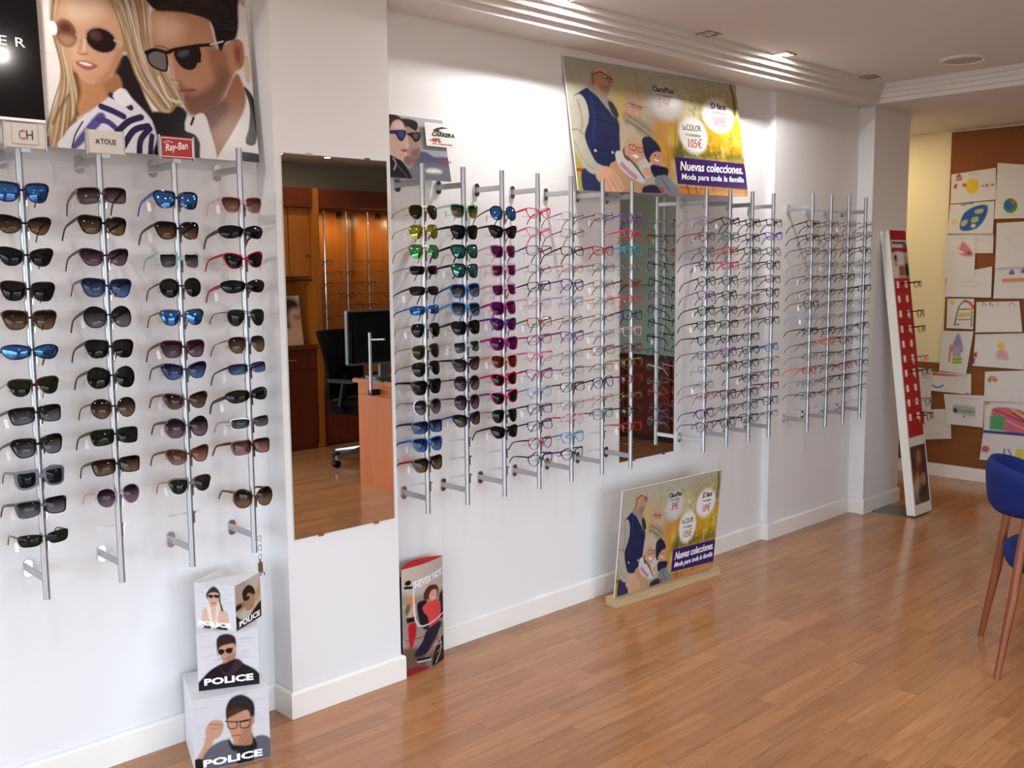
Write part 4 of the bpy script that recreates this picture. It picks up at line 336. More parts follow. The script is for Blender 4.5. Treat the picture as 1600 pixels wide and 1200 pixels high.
 'box_top_a': (100,1.0,'#e2e0e6',[('l','#b3aeba',8.1,0.45,8.1,[571,541,727,543]),('l','#b3aeba',8.2,0.45,12.3,[351,562,456,560]),('l','#b3aeba',8.1,0.45,8.1,[40,201,232,201]),('l','#b3aeba',8.0,0.45,16.0,[364,142,510,142]),('l','#b3aeba',8.2,0.45,20.5,[474,668,579,670]),('l','#b3aeba',8.3,0.45,16.7,[324,971,536,970]),('l','#b3aeba',8.2,0.45,12.3,[353,688,488,687]),('l','#b3aeba',8.2,0.45,12.3,[656,753,807,750]),('l','#b3aeba',8.0,0.45,16.0,[753,380,1000,378]),('l','#b3aeba',8.0,0.45,12.0,[652,317,830,318]),('l','#b3aeba',7.9,0.45,11.9,[527,89,738,88]),('l','#b3aeba',8.0,0.45,19.9,[257,20,469,23]),('l','#b3aeba',8.1,0.45,8.1,[233,261,428,264]),('l','#b3aeba',8.1,0.45,8.1,[698,655,957,654]),('l','#b3aeba',8.2,0.45,12.2,[165,449,309,448]),('l','#b3aeba',8.2,0.45,8.2,[557,836,747,838]),('l','#b3aeba',8.2,0.45,16.4,[601,701,838,702]),('l','#b3aeba',8.0,0.45,8.0,[676,311,872,310]),('l','#b3aeba',8.2,0.45,12.3,[264,566,451,565]),('l','#b3aeba',8.0,0.45,8.0,[649,293,812,295]),('l','#b3aeba',8.2,0.45,8.2,[526,684,768,685]),('l','#b3aeba',8.4,0.45,16.7,[167,912,452,917]),('l','#b3aeba',8.1,0.45,16.1,[122,194,242,192]),('l','#b3aeba',8.3,0.45,12.4,[94,746,210,747]),('l','#b3aeba',8.2,0.45,20.5,[436,676,678,673]),('l','#b3aeba',8.1,0.45,12.1,[657,417,873,417]),('l','#b3aeba',8.1,0.45,8.1,[678,471,922,473]),('l','#b3aeba',8.3,0.45,12.4,[630,894,787,891]),('l','#b3aeba',8.2,0.45,12.3,[159,547,299,546]),('l','#b3aeba',7.9,0.45,7.9,[770,196,997,196]),('l','#b3aeba',8.2,0.45,8.2,[73,534,270,537]),('l','#b3aeba',8.1,0.45,12.1,[217,290,498,290]),('l','#b3aeba',8.1,0.45,8.1,[140,213,260,211]),('l','#b3aeba',8.0,0.45,8.0,[31,117,332,117]),('l','#b3aeba',8.0,0.45,20.0,[169,46,416,47]),('l','#b3aeba',8.3,0.45,12.4,[668,895,797,894]),('l','#b3aeba',8.3,0.45,8.3,[349,952,465,952]),('l','#b3aeba',7.9,0.45,7.9,[689,123,834,123]),('l','#b3aeba',8.3,0.45,20.8,[137,832,293,833]),('l','#b3aeba',8.1,0.45,20.2,[570,461,735,462]),('l','#b3aeba',8.3,0.45,12.5,[233,860,484,860]),('l','#b3aeba',8.0,0.45,16.0,[249,80,462,79]),('l','#b3aeba',8.0,0.45,20.1,[585,351,712,352]),('l','#b3aeba',8.2,0.45,12.3,[250,640,518,644]),('l','#b3aeba',8.3,0.45,16.5,[641,877,934,876]),('l','#b3aeba',8.4,0.45,12.6,[128,995,395,997]),('l','#b3aeba',8.3,0.45,8.3,[560,963,756,964]),('l','#b3aeba',8.0,0.45,8.0,[562,233,666,232]),('l','#b3aeba',8.0,0.45,8.0,[667,208,932,210]),('l','#b3aeba',8.2,0.45,20.5,[185,593,378,596]),('p','#e0b8a4',16.5,1.0,[183,630,344,514,398,387,565,373,576,533,813,612,750,985,244,1017]),('p','#2a2a36',16.7,1.0,[249,925,731,884,733,1049,255,1066]),('p','#2a1a18',16.1,1.0,[303,215,487,45,636,167,645,366,707,569,651,558,576,332,347,360]),('p','#d9ae98',12.0,1.0,[355,223,602,194,577,412,464,503,362,439]),('e','#1a1618',8.0,1.0,66.7,40.2,[409,274]),('e','#1a1618',8.0,1.0,66.3,40.1,[551,262]),('l','#1a1618',4.0,1.0,16.1,[315,258,638,231]),('l','#a8504a',8.1,1.0,24.3,[420,426,525,416]),('l','#f4e6de',12.2,0.9,89.8,[343,534,416,957]),('l','#f0d8cc',12.2,0.9,72.9,[568,493,489,950])]),
 'box_top_b': (100,1.0,'#cfc4ba',[('p','#b9aa9c',81.8,1.0,[0,0,445,-14,362,578,-10,559]),('p','#d0a288',18.0,1.0,[672,460,997,210,1060,456,809,589]),('p','#191519',17.3,1.0,[-48,644,350,857,1058,624,1053,1114,40,1115]),('p','#a8785e',17.0,1.0,[-36,430,320,446,386,567,13,566]),('p','#241a1c',17.0,1.0,[-38,464,191,450,216,536,-32,561]),('p','#b98a70',17.3,1.0,[362,290,688,360,718,633,550,788,383,638]),('p','#1c1412',17.1,1.0,[271,223,499,128,722,261,749,421,492,310,331,445]),('p','#17120f',8.7,1.0,[346,369,526,381,512,458,367,445]),('p','#d8ccc0',22.0,1.0,[180,660,666,711,861,580,474,839])]),
 'totem': (90,0.42,'#9d928c',[('s',11,90,[0,480,1000,1000],[12.0,45.0],['#8a2a30','#2a2a30','#c9b8b0','#5a4a48','#b8202c','#e0d8d0','#3a3036'],0.55),('s',12,30,[0,60,300,480],[10.0,40.0],['#d8cabc','#8a7a70','#b89a80'],0.5),('p','#cbbdb2',34.8,1.0,[-30,-14,1069,-8,1060,304,-37,218]),('p','#9a8f8c',23.3,1.0,[17,457,403,531,465,712,40,707]),('p','#b8202c',7.1,1.0,[125,519,276,533,249,668,149,760,112,612]),('l','#cc3333',3.5,1.0,11.8,[73,665,501,680]),('p','#6f5248',23.3,1.0,[7,761,396,775,492,963,33,953]),('p','#8a2a30',9.3,1.0,[-13,933,390,945,595,1031,31,1018]),('e','#e08a3a',3.6,1.0,29.6,30.9,[180,297]),('p','#5a6a2e',4.7,1.0,[66,381,131,324,151,380,96,432]),('p','#d9a090',4.7,1.0,[117,452,227,341,281,371,239,462]),('q','#17141a',3.5,1.0,[79,456,278,464,264,507,90,505]),('l','#17141a',3.5,1.0,23.5,[72,176,199,188]),('e','#17141a',3.5,1.0,26.6,23.6,[127,138]),('p','#1c1a26',4.8,1.0,[302,355,528,356,440,438,582,530,544,630,368,563]),('p','#1c1a26',5.1,1.0,[869,362,1039,347,1045,537,899,583]),('p','#e2504c',4.9,1.0,[417,411,552,375,831,393,910,469,869,580,685,646,580,592,534,499]),('p','#5b2a26',4.9,1.0,[451,280,584,223,806,251,847,327,758,362,546,346,470,350]),('e','#e2a893',3.8,1.0,48.0,52.7,[695,328]),('l','#ffffff',2.5,0.9,7.5,[658,352,730,354]),('p','#1d2036',4.9,1.0,[537,626,906,608,836,697,645,783,496,846,267,845,235,804,397,726]),('p','#241a20',7.6,1.0,[726,839,1026,763,1038,1013,649,1003]),('l','#b9b0b0',3.8,0.9,12.6,[691,809,929,820]),('l','#b9b0b0',3.8,0.9,12.8,[857,732,890,878,739,981]),('l','#a89a98',3.8,0.8,10.1,[779,886,966,864]),('q','#20202a',2.4,1.0,[276,859,606,895,580,931,285,903]),('l','#efefef',2.4,1.0,9.6,[285,896,598,922]),('l','#eeeeee',2.4,1.0,10.7,[233,144,989,116]),('l','#eeeeee',2.4,1.0,10.7,[233,144,319,557,1014,544])]),
 'stand_low': (70,0.42,'#8a6048',[('p','#2a1c24',300.0,1.0,[0,0,1000,0,1000,400,0,450]),('e','#c98a6a',60.0,1.0,58.8,120.0,[500,220]),('p','#b8323c',80.0,1.0,[350,400,600,360,640,600,400,640]),('p','#28303f',80.0,1.0,[600,350,850,320,850,620,620,640]),('e','#d0a078',60.0,1.0,50.4,100.0,[300,600]),('p','#c9b8a0',100.0,1.0,[100,660,450,620,450,900,80,920]),('p','#3a2a24',80.0,1.0,[480,660,900,600,920,920,500,950]),('e','#d8b090',60.0,1.0,37.8,80.0,[700,600]),('p','#7a4a2c',140.0,0.9,[0,900,1000,880,1000,1000,0,1000]),('e','#2a2430',60.0,1.0,58.8,80.0,[450,840]),('g',0.2,4)]),
 'stand_top': (60,0.62,'#b3141f',[('q','#b3141f',10.0,1.0,[0,0,1000,0,1000,180,0,180]),('q','#e8e2e0',10.0,1.0,[50,200,960,200,960,360,50,360]),('l','#4a5068',10.0,1.0,50.0,[120,260,860,260]),('e','#5a6078',20.0,1.0,74.4,90.0,[840,340]),('q','#b3141f',10.0,1.0,[0,370,1000,370,1000,460,0,460]),('q','#c9c0b8',20.0,1.0,[0,460,1000,460,1000,1000,0,1000]),('p','#efe9e4',20.0,1.0,[50,500,700,460,680,700,340,740,300,980,40,980]),('e','#2a1c1a',30.0,1.0,62.0,80.0,[220,580]),('p','#d0a088',30.0,1.0,[140,620,300,620,280,740,160,740]),('q','#a8683a',10.0,1.0,[400,740,700,740,700,940,400,940]),('p','#1c1c24',30.0,1.0,[740,760,920,660,980,920,780,960]),('e','#c89a80',30.0,1.0,49.6,80.0,[840,600])]),
 'portrait': (80,0.9,'#b8b4b0',[('p','#b8b4b0',300.0,1.0,[0,0,1000,0,1000,1000,0,1000]),('p','#2a2020',60.0,1.0,[50,120,400,50,700,300,950,700,1000,920,600,780,300,700,0,600]),('p','#c9a08c',60.0,1.0,[0,300,220,280,300,450,260,620,100,700,0,700]),('p','#cfa690',60.0,1.0,[0,700,260,640,600,780,1000,920,1000,1000,0,1000]),('p','#7a4a40',50.0,0.8,[20,400,180,400,160,480,20,480])]),
}
PAPERS = [
 ('yellow sun and red rocket',[(3.046,2.194),(2.742,2.218),(2.73,1.999),(3.04,1.986)],(56,1.459,'#e9e6e4',[('e','#f0cf2a',20.0,1.0,218.9,240.0,[480,480]),('p','#c8323c',10.0,1.0,[120,140,180,20,240,140]),('q','#9a4a5a',10.0,1.0,[120,180,260,180,260,240,120,240]),('p','#d0404a',10.0,1.0,[60,420,140,340,120,520]),('p','#d0404a',10.0,1.0,[300,340,360,480,260,440]),('e','#d86a3a',10.0,1.0,58.4,50.0,[800,520]),('e','#4a8a6a',10.0,1.0,43.8,40.0,[920,520]),('e','#3a5a8a',10.0,1.0,29.2,30.0,[710,520]),('l','#b0a8c8',10.0,0.8,30.0,[400,80,600,120])])),
 ('plain white upper right',[(2.731,2.25),(2.517,2.217),(2.506,1.998),(2.731,2.019)],(56,0.927,'#e9e6e4',[('l','#c9c6cc',20.0,0.5,15.0,[200,200,800,220]),('l','#c9c6cc',20.0,0.5,15.0,[200,400,700,420])])),
 ('small green and blue globe',[(2.733,2.019),(2.506,1.999),(2.499,1.864),(2.732,1.867)],(56,1.49,'#e9e6e4',[('e','#4a9a3a',20.0,1.0,298.0,340.0,[440,400]),('e','#3a6ac0',20.0,1.0,178.8,220.0,[400,380]),('e','#d0682c',20.0,1.0,104.3,90.0,[520,240]),('l','#a8a8b0',10.0,0.6,20.0,[180,800,800,820])])),
 ('large blue balloon',[(3.043,1.98),(2.737,1.992),(2.737,1.766),(3.051,1.776)],(56,1.498,'#e9e6e4',[('p','#2a62b0',20.0,1.0,[260,720,340,320,600,120,840,140,820,480,640,820,340,900]),('p','#c8c070',20.0,1.0,[300,600,420,540,400,700,300,740]),('p','#c8c890',20.0,1.0,[580,260,740,220,740,340,600,360]),('p','#b8c080',20.0,1.0,[520,500,640,460,660,600,520,640]),('e','#e8e0c0',20.0,1.0,74.9,60.0,[560,740]),('e','#f0d83a',20.0,0.9,89.9,100.0,[140,600]),('l','#3a7ac0',10.0,1.0,40.0,[260,60,540,20])])),
 ('faint sketch behind a pink drawing',[(3.034,1.774),(2.737,1.765),(2.732,1.631),(3.017,1.636)],(56,2.144,'#e9e6e4',[('l','#c0c0c8',20.0,0.6,20.0,[500,300,900,400])])),
 ('pink figure sketch',[(3.071,1.771),(2.856,1.748),(2.85,1.458),(3.065,1.458)],(56,0.688,'#e9e6e4',[('p','#d8788a',30.0,0.9,[460,360,600,140,880,360,920,460,600,480]),('e','#a85a6a',20.0,1.0,55.0,50.0,[800,400]),('l','#e09aa8',10.0,0.8,20.0,[440,60,660,80])])),
 ('tall plain sheet',[(2.717,1.837),(2.498,1.843),(2.483,1.534),(2.71,1.528)],(56,0.71,'#e9e6e4',[('l','#c4c4c8',30.0,0.5,20.0,[300,300,600,600])])),
 ('faint pencil landscape',[(3.045,1.478),(2.733,1.539),(2.728,1.322),(3.052,1.323)],(56,2.006,'#e9e6e4',[('l','#a8b0a0',20.0,0.6,20.0,[300,400,600,420,800,600]),('l','#b0b8a8',20.0,0.6,20.0,[360,560,700,600])])),
 ('purple triangles over an orange bar',[(2.714,1.528),(2.483,1.534),(2.473,1.319),(2.715,1.316)],(56,1.089,'#e9e6e4',[('p','#6a6ab8',10.0,1.0,[400,220,480,60,560,220]),('p','#8a6ac0',10.0,1.0,[720,180,800,40,880,180]),('q','#e0844a',20.0,0.9,[220,360,960,340,960,460,220,480])])),
 ('green and red house',[(3.036,1.312),(2.847,1.312),(2.843,1.095),(3.031,1.097)],(56,0.88,'#e9e6e4',[('l','#3a8a3a',10.0,1.0,40.0,[300,880,440,300,640,80]),('l','#d8602a',10.0,1.0,80.0,[640,80,840,140,980,300]),('l','#c05a4a',10.0,1.0,40.0,[460,360,900,340]),('q','#e0c84a',20.0,0.8,[420,480,880,440,880,580,420,620]),('l','#c84a6a',10.0,1.0,30.0,[380,700,920,680]),('l','#3a6ac0',10.0,1.0,40.0,[300,860,460,860]),('e','#f0d040',20.0,1.0,70.4,80.0,[200,140]),('l','#6aa84a',10.0,1.0,40.0,[920,400,920,900])])),
 ('blue pencil lettering',[(2.829,1.289),(2.543,1.3),(2.51,1.09),(2.824,1.074)],(56,1.329,'#e9e6e4',[('l','#6a7ac8',10.0,0.9,30.0,[140,140,180,40,240,140]),('l','#6a7ac8',10.0,0.9,30.0,[320,140,320,40,400,140]),('l','#8a8ad0',10.0,0.8,30.0,[500,40,500,140]),('l','#8a9ad0',10.0,0.8,30.0,[760,140,820,40,880,140])])),
 ('violet rocket',[(3.068,1.076),(2.839,1.081),(2.875,0.77),(3.068,0.783)],(56,0.782,'#e9e6e4',[('p','#9a8ac8',20.0,0.9,[400,340,540,60,700,300,740,500,380,500]),('q','#b8b0c0',20.0,1.0,[420,360,700,340,700,620,420,620]),('q','#8ac04a',10.0,1.0,[440,640,760,620,780,760,440,780]),('l','#e08a4a',10.0,1.0,50.0,[340,360,340,740]),('l','#e0d04a',10.0,1.0,40.0,[460,720,760,700])])),
 ('yellow haired figure',[(2.827,1.06),(2.501,1.082),(2.489,0.83),(2.834,0.835)],(56,1.447,'#e9e6e4',[('e','#f0d02a',20.0,1.0,101.3,100.0,[540,360]),('p','#e0a8b8',30.0,0.9,[480,500,620,480,700,740,460,720]),('l','#e8c0c8',10.0,0.8,30.0,[500,700,500,840]),('q','#d8402a',20.0,1.0,[0,580,80,560,80,720,0,720]),('q','#3a5ac0',20.0,1.0,[-40,740,40,740,40,920,-40,920])])),
 ('orange fish and blue bird',[(3.129,0.773),(2.843,0.775),(2.836,0.626),(3.123,0.632)],(56,2.021,'#e9e6e4',[('p','#e0622a',20.0,1.0,[20,80,140,20,200,80,620,120,620,180,180,200,60,200]),('l','#3a7ac8',10.0,1.0,70.0,[40,700,160,800,300,660]),('e','#3a9a7a',20.0,1.0,181.9,90.0,[120,-100]),('q','#d83a2a',10.0,1.0,[840,920,960,920,960,980,840,980])])),
 ('small rainbow',[(2.747,0.799),(2.446,0.828),(2.435,0.609),(2.745,0.586)],(56,1.411,'#e9e6e4',[('l','#d8902a',10.0,1.0,50.0,[80,300,140,180,240,220,280,300]),('l','#c8402a',10.0,1.0,40.0,[100,340,160,240,260,320]),('l','#4a8a4a',10.0,0.8,30.0,[120,360,180,300,240,360])])),
 ('grey photo strip',[(3.031,0.615),(2.745,0.628),(2.74,0.4),(2.992,0.399)],(56,1.323,'#e9e6e4',[('q','#b8b8b0',30.0,1.0,[220,340,780,380,780,680,220,620]),('e','#4a3a40',30.0,1.0,79.4,80.0,[260,520]),('l','#8a9a8a',20.0,0.9,60.0,[360,520,740,540]),('e','#d8402a',10.0,1.0,39.7,40.0,[480,700]),('l','#b0b0b0',20.0,0.6,20.0,[100,80,800,140])])),
 ('bold pink,yellow and green stripes',[(2.745,0.581),(2.435,0.609),(2.424,0.382),(2.739,0.373)],(56,1.488,'#e9e6e4',[('p','#d8708a',20.0,1.0,[200,220,600,200,960,400,960,900,400,920,200,600]),('l','#a83a5a',10.0,1.0,40.0,[240,260,500,420,900,660]),('l','#e0d03a',10.0,1.0,60.0,[600,240,980,580]),('l','#3a2a2a',10.0,1.0,30.0,[620,340,980,700]),('q','#5aa86a',30.0,1.0,[140,460,440,440,440,920,140,920]),('l','#f0a0b0',10.0,1.0,60.0,[500,600,900,860]),('l','#3a5ac8',10.0,1.0,60.0,[20,980,980,980]),('e','#e8c03a',20.0,1.0,89.3,60.0,[80,60])])),
 ('plain low sheet beside the red stand',[(3.173,0.486),(2.979,0.51),(2.96,0.293),(3.158,0.263)],(56,0.871,'#e9e6e4',[('l','#b8b8c0',20.0,0.6,20.0,[400,300,700,440])])),
 ('narrow pencil notes',[(3.228,0.797),(3.129,0.791),(3.119,0.485),(3.191,0.471)],(56,0.306,'#e9e6e4',[('l','#8a8a90',10.0,0.8,30.0,[400,40,900,40]),('l','#8a8a90',10.0,0.8,30.0,[400,120,900,120]),('l','#8a8a90',10.0,0.7,30.0,[440,220,800,220])])),
 ('yellow block and purple letters',[(2.739,0.367),(2.424,0.375),(2.414,0.177),(2.753,0.167)],(56,1.572,'#e9e6e4',[('q','#e8d84a',20.0,1.0,[700,500,860,500,860,840,700,840]),('l','#7a6ac0',10.0,1.0,50.0,[480,540,480,800]),('l','#7a6ac0',10.0,1.0,50.0,[560,540,640,800]),('e','#c86a8a',20.0,1.0,125.8,120.0,[100,600]),('l','#3a5ac0',10.0,1.0,50.0,[0,20,980,20])])),
]
WALL_W, ROOM_W, ALC_W, CORK_W = 8.5, 3.2, 5.0, 3.0

# ------------------------------------------------------------------ the room
W = 3.045                                   # face of the display wall
plaster = mat('white_plaster', '#e4e3e4', .42, spec=.45, bump=.05, bscale=140)
ceil_m = mat('ceiling_paint', '#dedad8', .7, spec=.3, bump=.04, bscale=90)
trim_m = mat('gloss_white_trim', '#ebe7e2', .25, spec=.5, bump=.02, bscale=50)
cream = mat('cream_plaster', '#e6dcb8', .6, spec=.3, bump=.05, bscale=120)
grey_wall = mat('grey_paint', '#8f8a80', .6, bump=.04, bscale=90)
prof = [(-2.5, W), (1.72, W), (1.72, 2.927), (2.19, 2.927), (2.19, W), (4.862, W), (4.862, 3.005), (5.80, 3.005), (5.80, 2.905), (6.27, 2.905)]
struct('wall_back', MB().box(-2.5, 6.27, W, 4.2, 0, 2.66), plaster, 'white plaster display wall', 'wall')
struct('wall_pillar', MB().box(1.72, 2.19, 2.927, W+.01, 0, 2.66), plaster, 'white square pillar that carries the tall mirror', 'pillar')
struct('wall_bay', MB().box(4.862, 5.80, 3.005, W+.01, 0, 2.66), plaster, 'slightly raised wall panel of the far bay', 'wall')
struct('wall_end_pillar', MB().box(5.80, 6.27, 2.905, W+.01, 0, 2.66), plaster, 'white end pillar beside the red stand', 'pillar')
struct('wall_right', MB().box(7.27, 7.42, -2.0, 4.3, 0, 2.66), cream, 'cream end wall behind the cork board', 'wall')
struct('wall_alcove', MB().box(6.2, 7.42, 4.2, 4.35, 0, 2.66), cream, 'cream wall closing the alcove behind the pillar', 'wall')
wf = MB().box(3.4, 7.42, -2.05, -1.9, 0, 2.66).box(-2.6, -.8, -2.05, -1.9, 0, 2.66).box(-.8, 3.4, -2.05, -1.9, 0, .08).box(-.8, 3.4, -2.05, -1.9, 2.09, 2.66)
struct('wall_front', wf, grey_wall, 'grey wall above the wooden cabinets', 'wall')
wl = MB().box(-2.65, -2.5, -1.95, -1.72, 0, 2.66).box(-2.65, -2.5, 2.92, 3.1, 0, 2.66).box(-2.65, -2.5, -1.72, 2.92, 0, .08).box(-2.65, -2.5, -1.72, 2.92, 2.09, 2.66)
struct('wall_left', wl, plaster, 'white shopfront wall around the large window', 'wall')
w1 = tag(MB().box(-2.62, -2.54, -1.72, -1.66, .08, 2.09).box(-2.62, -2.54, 2.86, 2.92, .08, 2.09).box(-2.62, -2.54, -1.66, 2.86, .08, .14).box(-2.62, -2.54, -1.66, 2.86, 2.03, 2.09).build('window_1', mat('anodised_frame', '#8d9196', .35, .8)),
     'large shopfront window with aluminium frame', 'window', kind='structure')
pane_m = clear_mat('window_glass', (.96, .98, .98, 1), .0)
for k in range(3):
    y0 = -1.66+k*1.507
    MB().box(-2.582, -2.576, y0+.02, y0+1.487, .14, 2.03).build('pane', pane_m, w1)
    if k: MB().box(-2.62, -2.54, y0-.02, y0+.02, .14, 2.03).build('mullion', MATS['anodised_frame'], w1)
w2 = tag(MB().box(-.8, -.74, -2.02, -1.94, .08, 2.09).box(3.34, 3.4, -2.02, -1.94, .08, 2.09).box(-.74, 3.34, -2.02, -1.94, .08, .14).box(-.74, 3.34, -2.02, -1.94, 2.03, 2.09).build('window_2', MATS['anodised_frame']),
     'wide shopfront window behind the photographer', 'window', kind='structure')
for k in range(3):
    x0 = -.74+k*1.36
    MB().box(x0+.02, x0+1.34, -1.982, -1.976, .14, 2.03).build('pane', pane_m, w2)
    if k: MB().box(x0-.02, x0+.02, -2.02, -1.94, .14, 2.03).build('mullion', MATS['anodised_frame'], w2)
# ceiling: raised panel, lower soffit along the walls, stepped cornice between them
struct('ceiling', MB().box(-2.65, 7.42, -2.05, 4.35, 2.6, 2.72), ceil_m, 'raised white ceiling panel with recessed lights', 'ceiling')
sof = [(-2.55, 2.84), (5.71, 2.84), (5.71, -1.2), (-2.55, -1.2), (-2.55, -1.95), (7.35, -1.95), (7.35, 4.28), (-2.55, 4.28)]
struct('ceiling_soffit', MB().prism(sof, 2.5, 2.525), ceil_m, 'lower ceiling band along the walls', 'ceiling')
tr = None
for k in (1, 2, 3):
    e = .022*k
    ring = [(-2.55, 2.84-e), (5.71-e, 2.84-e), (5.71-e, -1.2+e), (-2.55, -1.2+e), (-2.55, -1.2), (5.71+.02, -1.2), (5.71+.02, 2.84+.02), (-2.55, 2.84+.02)]
    mb = MB().prism(ring, 2.5+.025*k, 2.5+.025*(k+1))
    if tr is None:
        tr = mb.build('trim_1', ceil_m); tag(tr, 'stepped plaster cornice between the two ceiling levels', 'cornice', kind='structure')
    else: mb.build('cornice_step', ceil_m, tr)

def baseboard(name, path, t, h, m, label):
    """skirting that follows a wall line; room side = to the right of the path's direction"""
    P = [Vector((x, y)) for x, y in path]; off = []
    for i, p in enumerate(P):
        ns = []
        for a, b in ((i-1, i), (i, i+1)):
            if a >= 0 and b < len(P):
                d = (P[b]-P[a]).normalized(); ns.append(Vector((d.y, -d.x)))
        if len(ns) == 1: off.append(ns[0])
        else:
            q = ns[0]+ns[1]; off.append(q/q.dot(ns[0]))
    V = []; F = []
    sec = [(.002, 0), (t, 0), (t, h-.010), (t-.004, h-.003), (.002, h)]
    for p, o in zip(P, off):
        for a, z in sec: V.append((p.x+o.x*a, p.y+o.y*a, z))
    k = len(sec)
    for i in range(len(P)-1):
        for j in range(k): F.append((i*k+j, (i+1)*k+j, (i+1)*k+(j+1) % k, i*k+(j+1) % k))
    F += [tuple(range(k)), tuple((len(P)-1)*k+j for j in range(k-1, -1, -1))]
    mb = MB(); mb.add(V, F); return struct(name, mb, m, label, 'baseboard')
baseboard('baseboard_back', prof+[(6.27, 4.2)], .014, .095, trim_m, 'white skirting board along the display wall')
baseboard('baseboard_right', [(7.27, 4.2), (7.27, -1.9)], .014, .095, trim_m, 'white skirting board under the cork board')

# laminate floor: strips laid along the display wall
fl_obj = wood_mat('laminate_strip', '#8e5d3a', '#b6825a', .17, .8, 'object', 0, .8)
fl_isl = wood_mat('laminate_field', '#8e5d3a', '#b6825a', .17, .8, 'island', 0, .8)
floor = struct('floor', MB().box(-2.65, 7.42, -2.05, 4.35, -.06, -.006), mat('floor_joint', '#4a2c1a', .6), 'warm oak laminate strip floor', 'floor')
rng = random.Random(3); SW = .079; cand = []; y = -1.99; row = 0
while y < 4.2:
    x = -2.6-rng.random()*.6
    while x < 7.3:
        L_ = rng.choice((.38, .46, .54, .62)); a, b = max(x, -2.6), min(x+L_, 7.3)
        if b-a > .02: cand.append((a, b, y, y+SW))
        x += L_
    y += SW; row += 1
VM = (cam.matrix_world.inverted())
def seen(x, y, z=0):
    q = VM @ Vector((x, y, z)); return q.z < -.3 and abs(q.x/-q.z*FOCAL_PX) < 800 and abs(q.y/-q.z*FOCAL_PX) < 600
vis = []
for c in cand:
    cx, cy = (c[0]+c[1])/2, (c[2]+c[3])/2
    ok = (cy < 3.04 or cx > 6.27) and any(seen(px, py) for px in (c[0], cx, c[1]) for py in (c[2], c[3])) and (cx < 7.27)
    vis.append((math.hypot(cx, cy) if ok else 99, c))
vis.sort(key=lambda t: t[0])
unit = MB().box(0, 1, 0, 1, -1, 0).mesh('plank', fl_obj)
for dist, c in vis[:300]:
    if dist > 50: break
    o = link('plank', unit, floor); o.location = (c[0]+.0004, c[2]+.0004, 0); o.scale = (c[1]-c[0]-.0008, SW-.0008, .012)
rest = MB()
for i, (dist, c) in enumerate(vis):
    if i >= 300 or dist > 50: rest.box(c[0]+.0004, c[1]-.0004, c[2]+.0004, c[3]-.0004, -.012, 0)
tag(rest.build('plank_field', fl_isl, floor), kind='stuff')

# ------------------------------------------------------------------ ceiling lights
alu = mat('brushed_aluminium', '#b9bcc0', .32, .9, bump=.03, bscale=300)
chrome = mat('chrome', '#d5d7da', .12, 1.0)
lamp_on = mat('lit_lamp', '#ffffff', .4, emit='#fff6e8', estr=60)
lamp_off = mat('unlit_lamp', '#b9b3aa', .15, .4)
steel_m = mat('satin_steel', '#9a9691', .35, .8)
def downlight(x, y, lit, label, power=0, color=(1, .95, .88), z=2.6):
    t = thing('downlight', label, 'ceiling light', (x, y, z), 0, 'recessed square downlights')
    s, w = .047, .012; f = MB()
    for a in ((-s, s, -s, -s+w), (-s, s, s-w, s), (-s, -s+w, -s+w, s-w), (s-w, s, -s+w, s-w)): f.box(a[0], a[1], a[2], a[3], -.005, .002)
    f.build('trim_ring', steel_m, t)
    MB().lathe([(.0345, .001), (.034, -.002), (.026, .0005)], 20).build('reflector', chrome, t, True)
    MB().lathe([(.0255, .0008), (.024, -.002), (.012, -.0034), (.001, -.0038)], 18).build('bulb', lamp_on if lit else lamp_off, t, True)
    if lit:
        l = area('downlight_glow', (0, 0, -.007), power, .05, color); l.parent = t; 
    return t
# ------------------------------------------------------------------ desk side of the room, seen in the mirrors
cherry = wood_mat('cherry_veneer', '#8a4714', '#b06c22', .3, .5, None, 2, .7)
cherry_d = wood_mat('dark_cherry_veneer', '#4f1c0b', '#6d2a10', .3, .5, None, 2, .7)
desk_v = wood_mat('desk_veneer', '#9a4308', '#bd6212', .5, .5, None, 2, .7)
brass = mat('dark_brass', '#4a3620', .35, .8)
def cabinet_tall():
    t = thing('wall_cabinet', 'cherry wood cabinet with two tall upper doors, reflected in the pillar mirror', 'cabinet', (4.3, -1.72, 0))
    MB().box(-.72, .40, -.17, .10, 1.5, 2.09).build('upper_body', cherry, t)
    MB().box(-.72, .40, -.17, .17, 2.09, 2.25).build('fascia', cherry_d, t)
    MB().box(-.72, .40, -.17, -.15, .92, 1.5).build('back_panel', cherry, t)
    MB().box(.40, .46, -.17, .17, 0, 2.25).build('side_post', cherry, t)
    MB().box(-.72, .40, -.17, .15, 0, .88).build('lower_body', cherry_d, t)
    MB().box(-.74, .40, -.17, .19, .88, .915).build('counter_top', cherry_d, t)
    for x0, x1, kx in ((-.70, -.265, -.30), (-.255, .18, -.22), (.19, .395, .36)):
        d = MB().box(x0, x1, .10, .12, 1.505, 2.085).build('upper_door', cherry, t); MB().lathe([(.008, 0), (.006, .012), (.011, .02), (.004, .026)], 10).build('knob', brass, d)
        d.children[0].rotation_euler = (-math.pi/2, 0, 0); d.children[0].location = (kx, .12, 1.68)
    for x0, x1 in ((-.70, -.16), (-.15, .39)):
        d = MB().box(x0, x1, .15, .17, .71, .87).build('drawer', cherry_d, t); MB().tube([((x0+x1)/2-.06, .185, .79), ((x0+x1)/2+.06, .185, .79)], .005, 6).build('handle', chrome, d)
        MB().box(x0, x1, .15, .17, .06, .70).build('lower_door', cherry_d, t)
    MB().tube([(-.72, .135, 1.47), (.39, .135, 1.47)], .008, 6).build('rail', brass, t)
cabinet_tall()
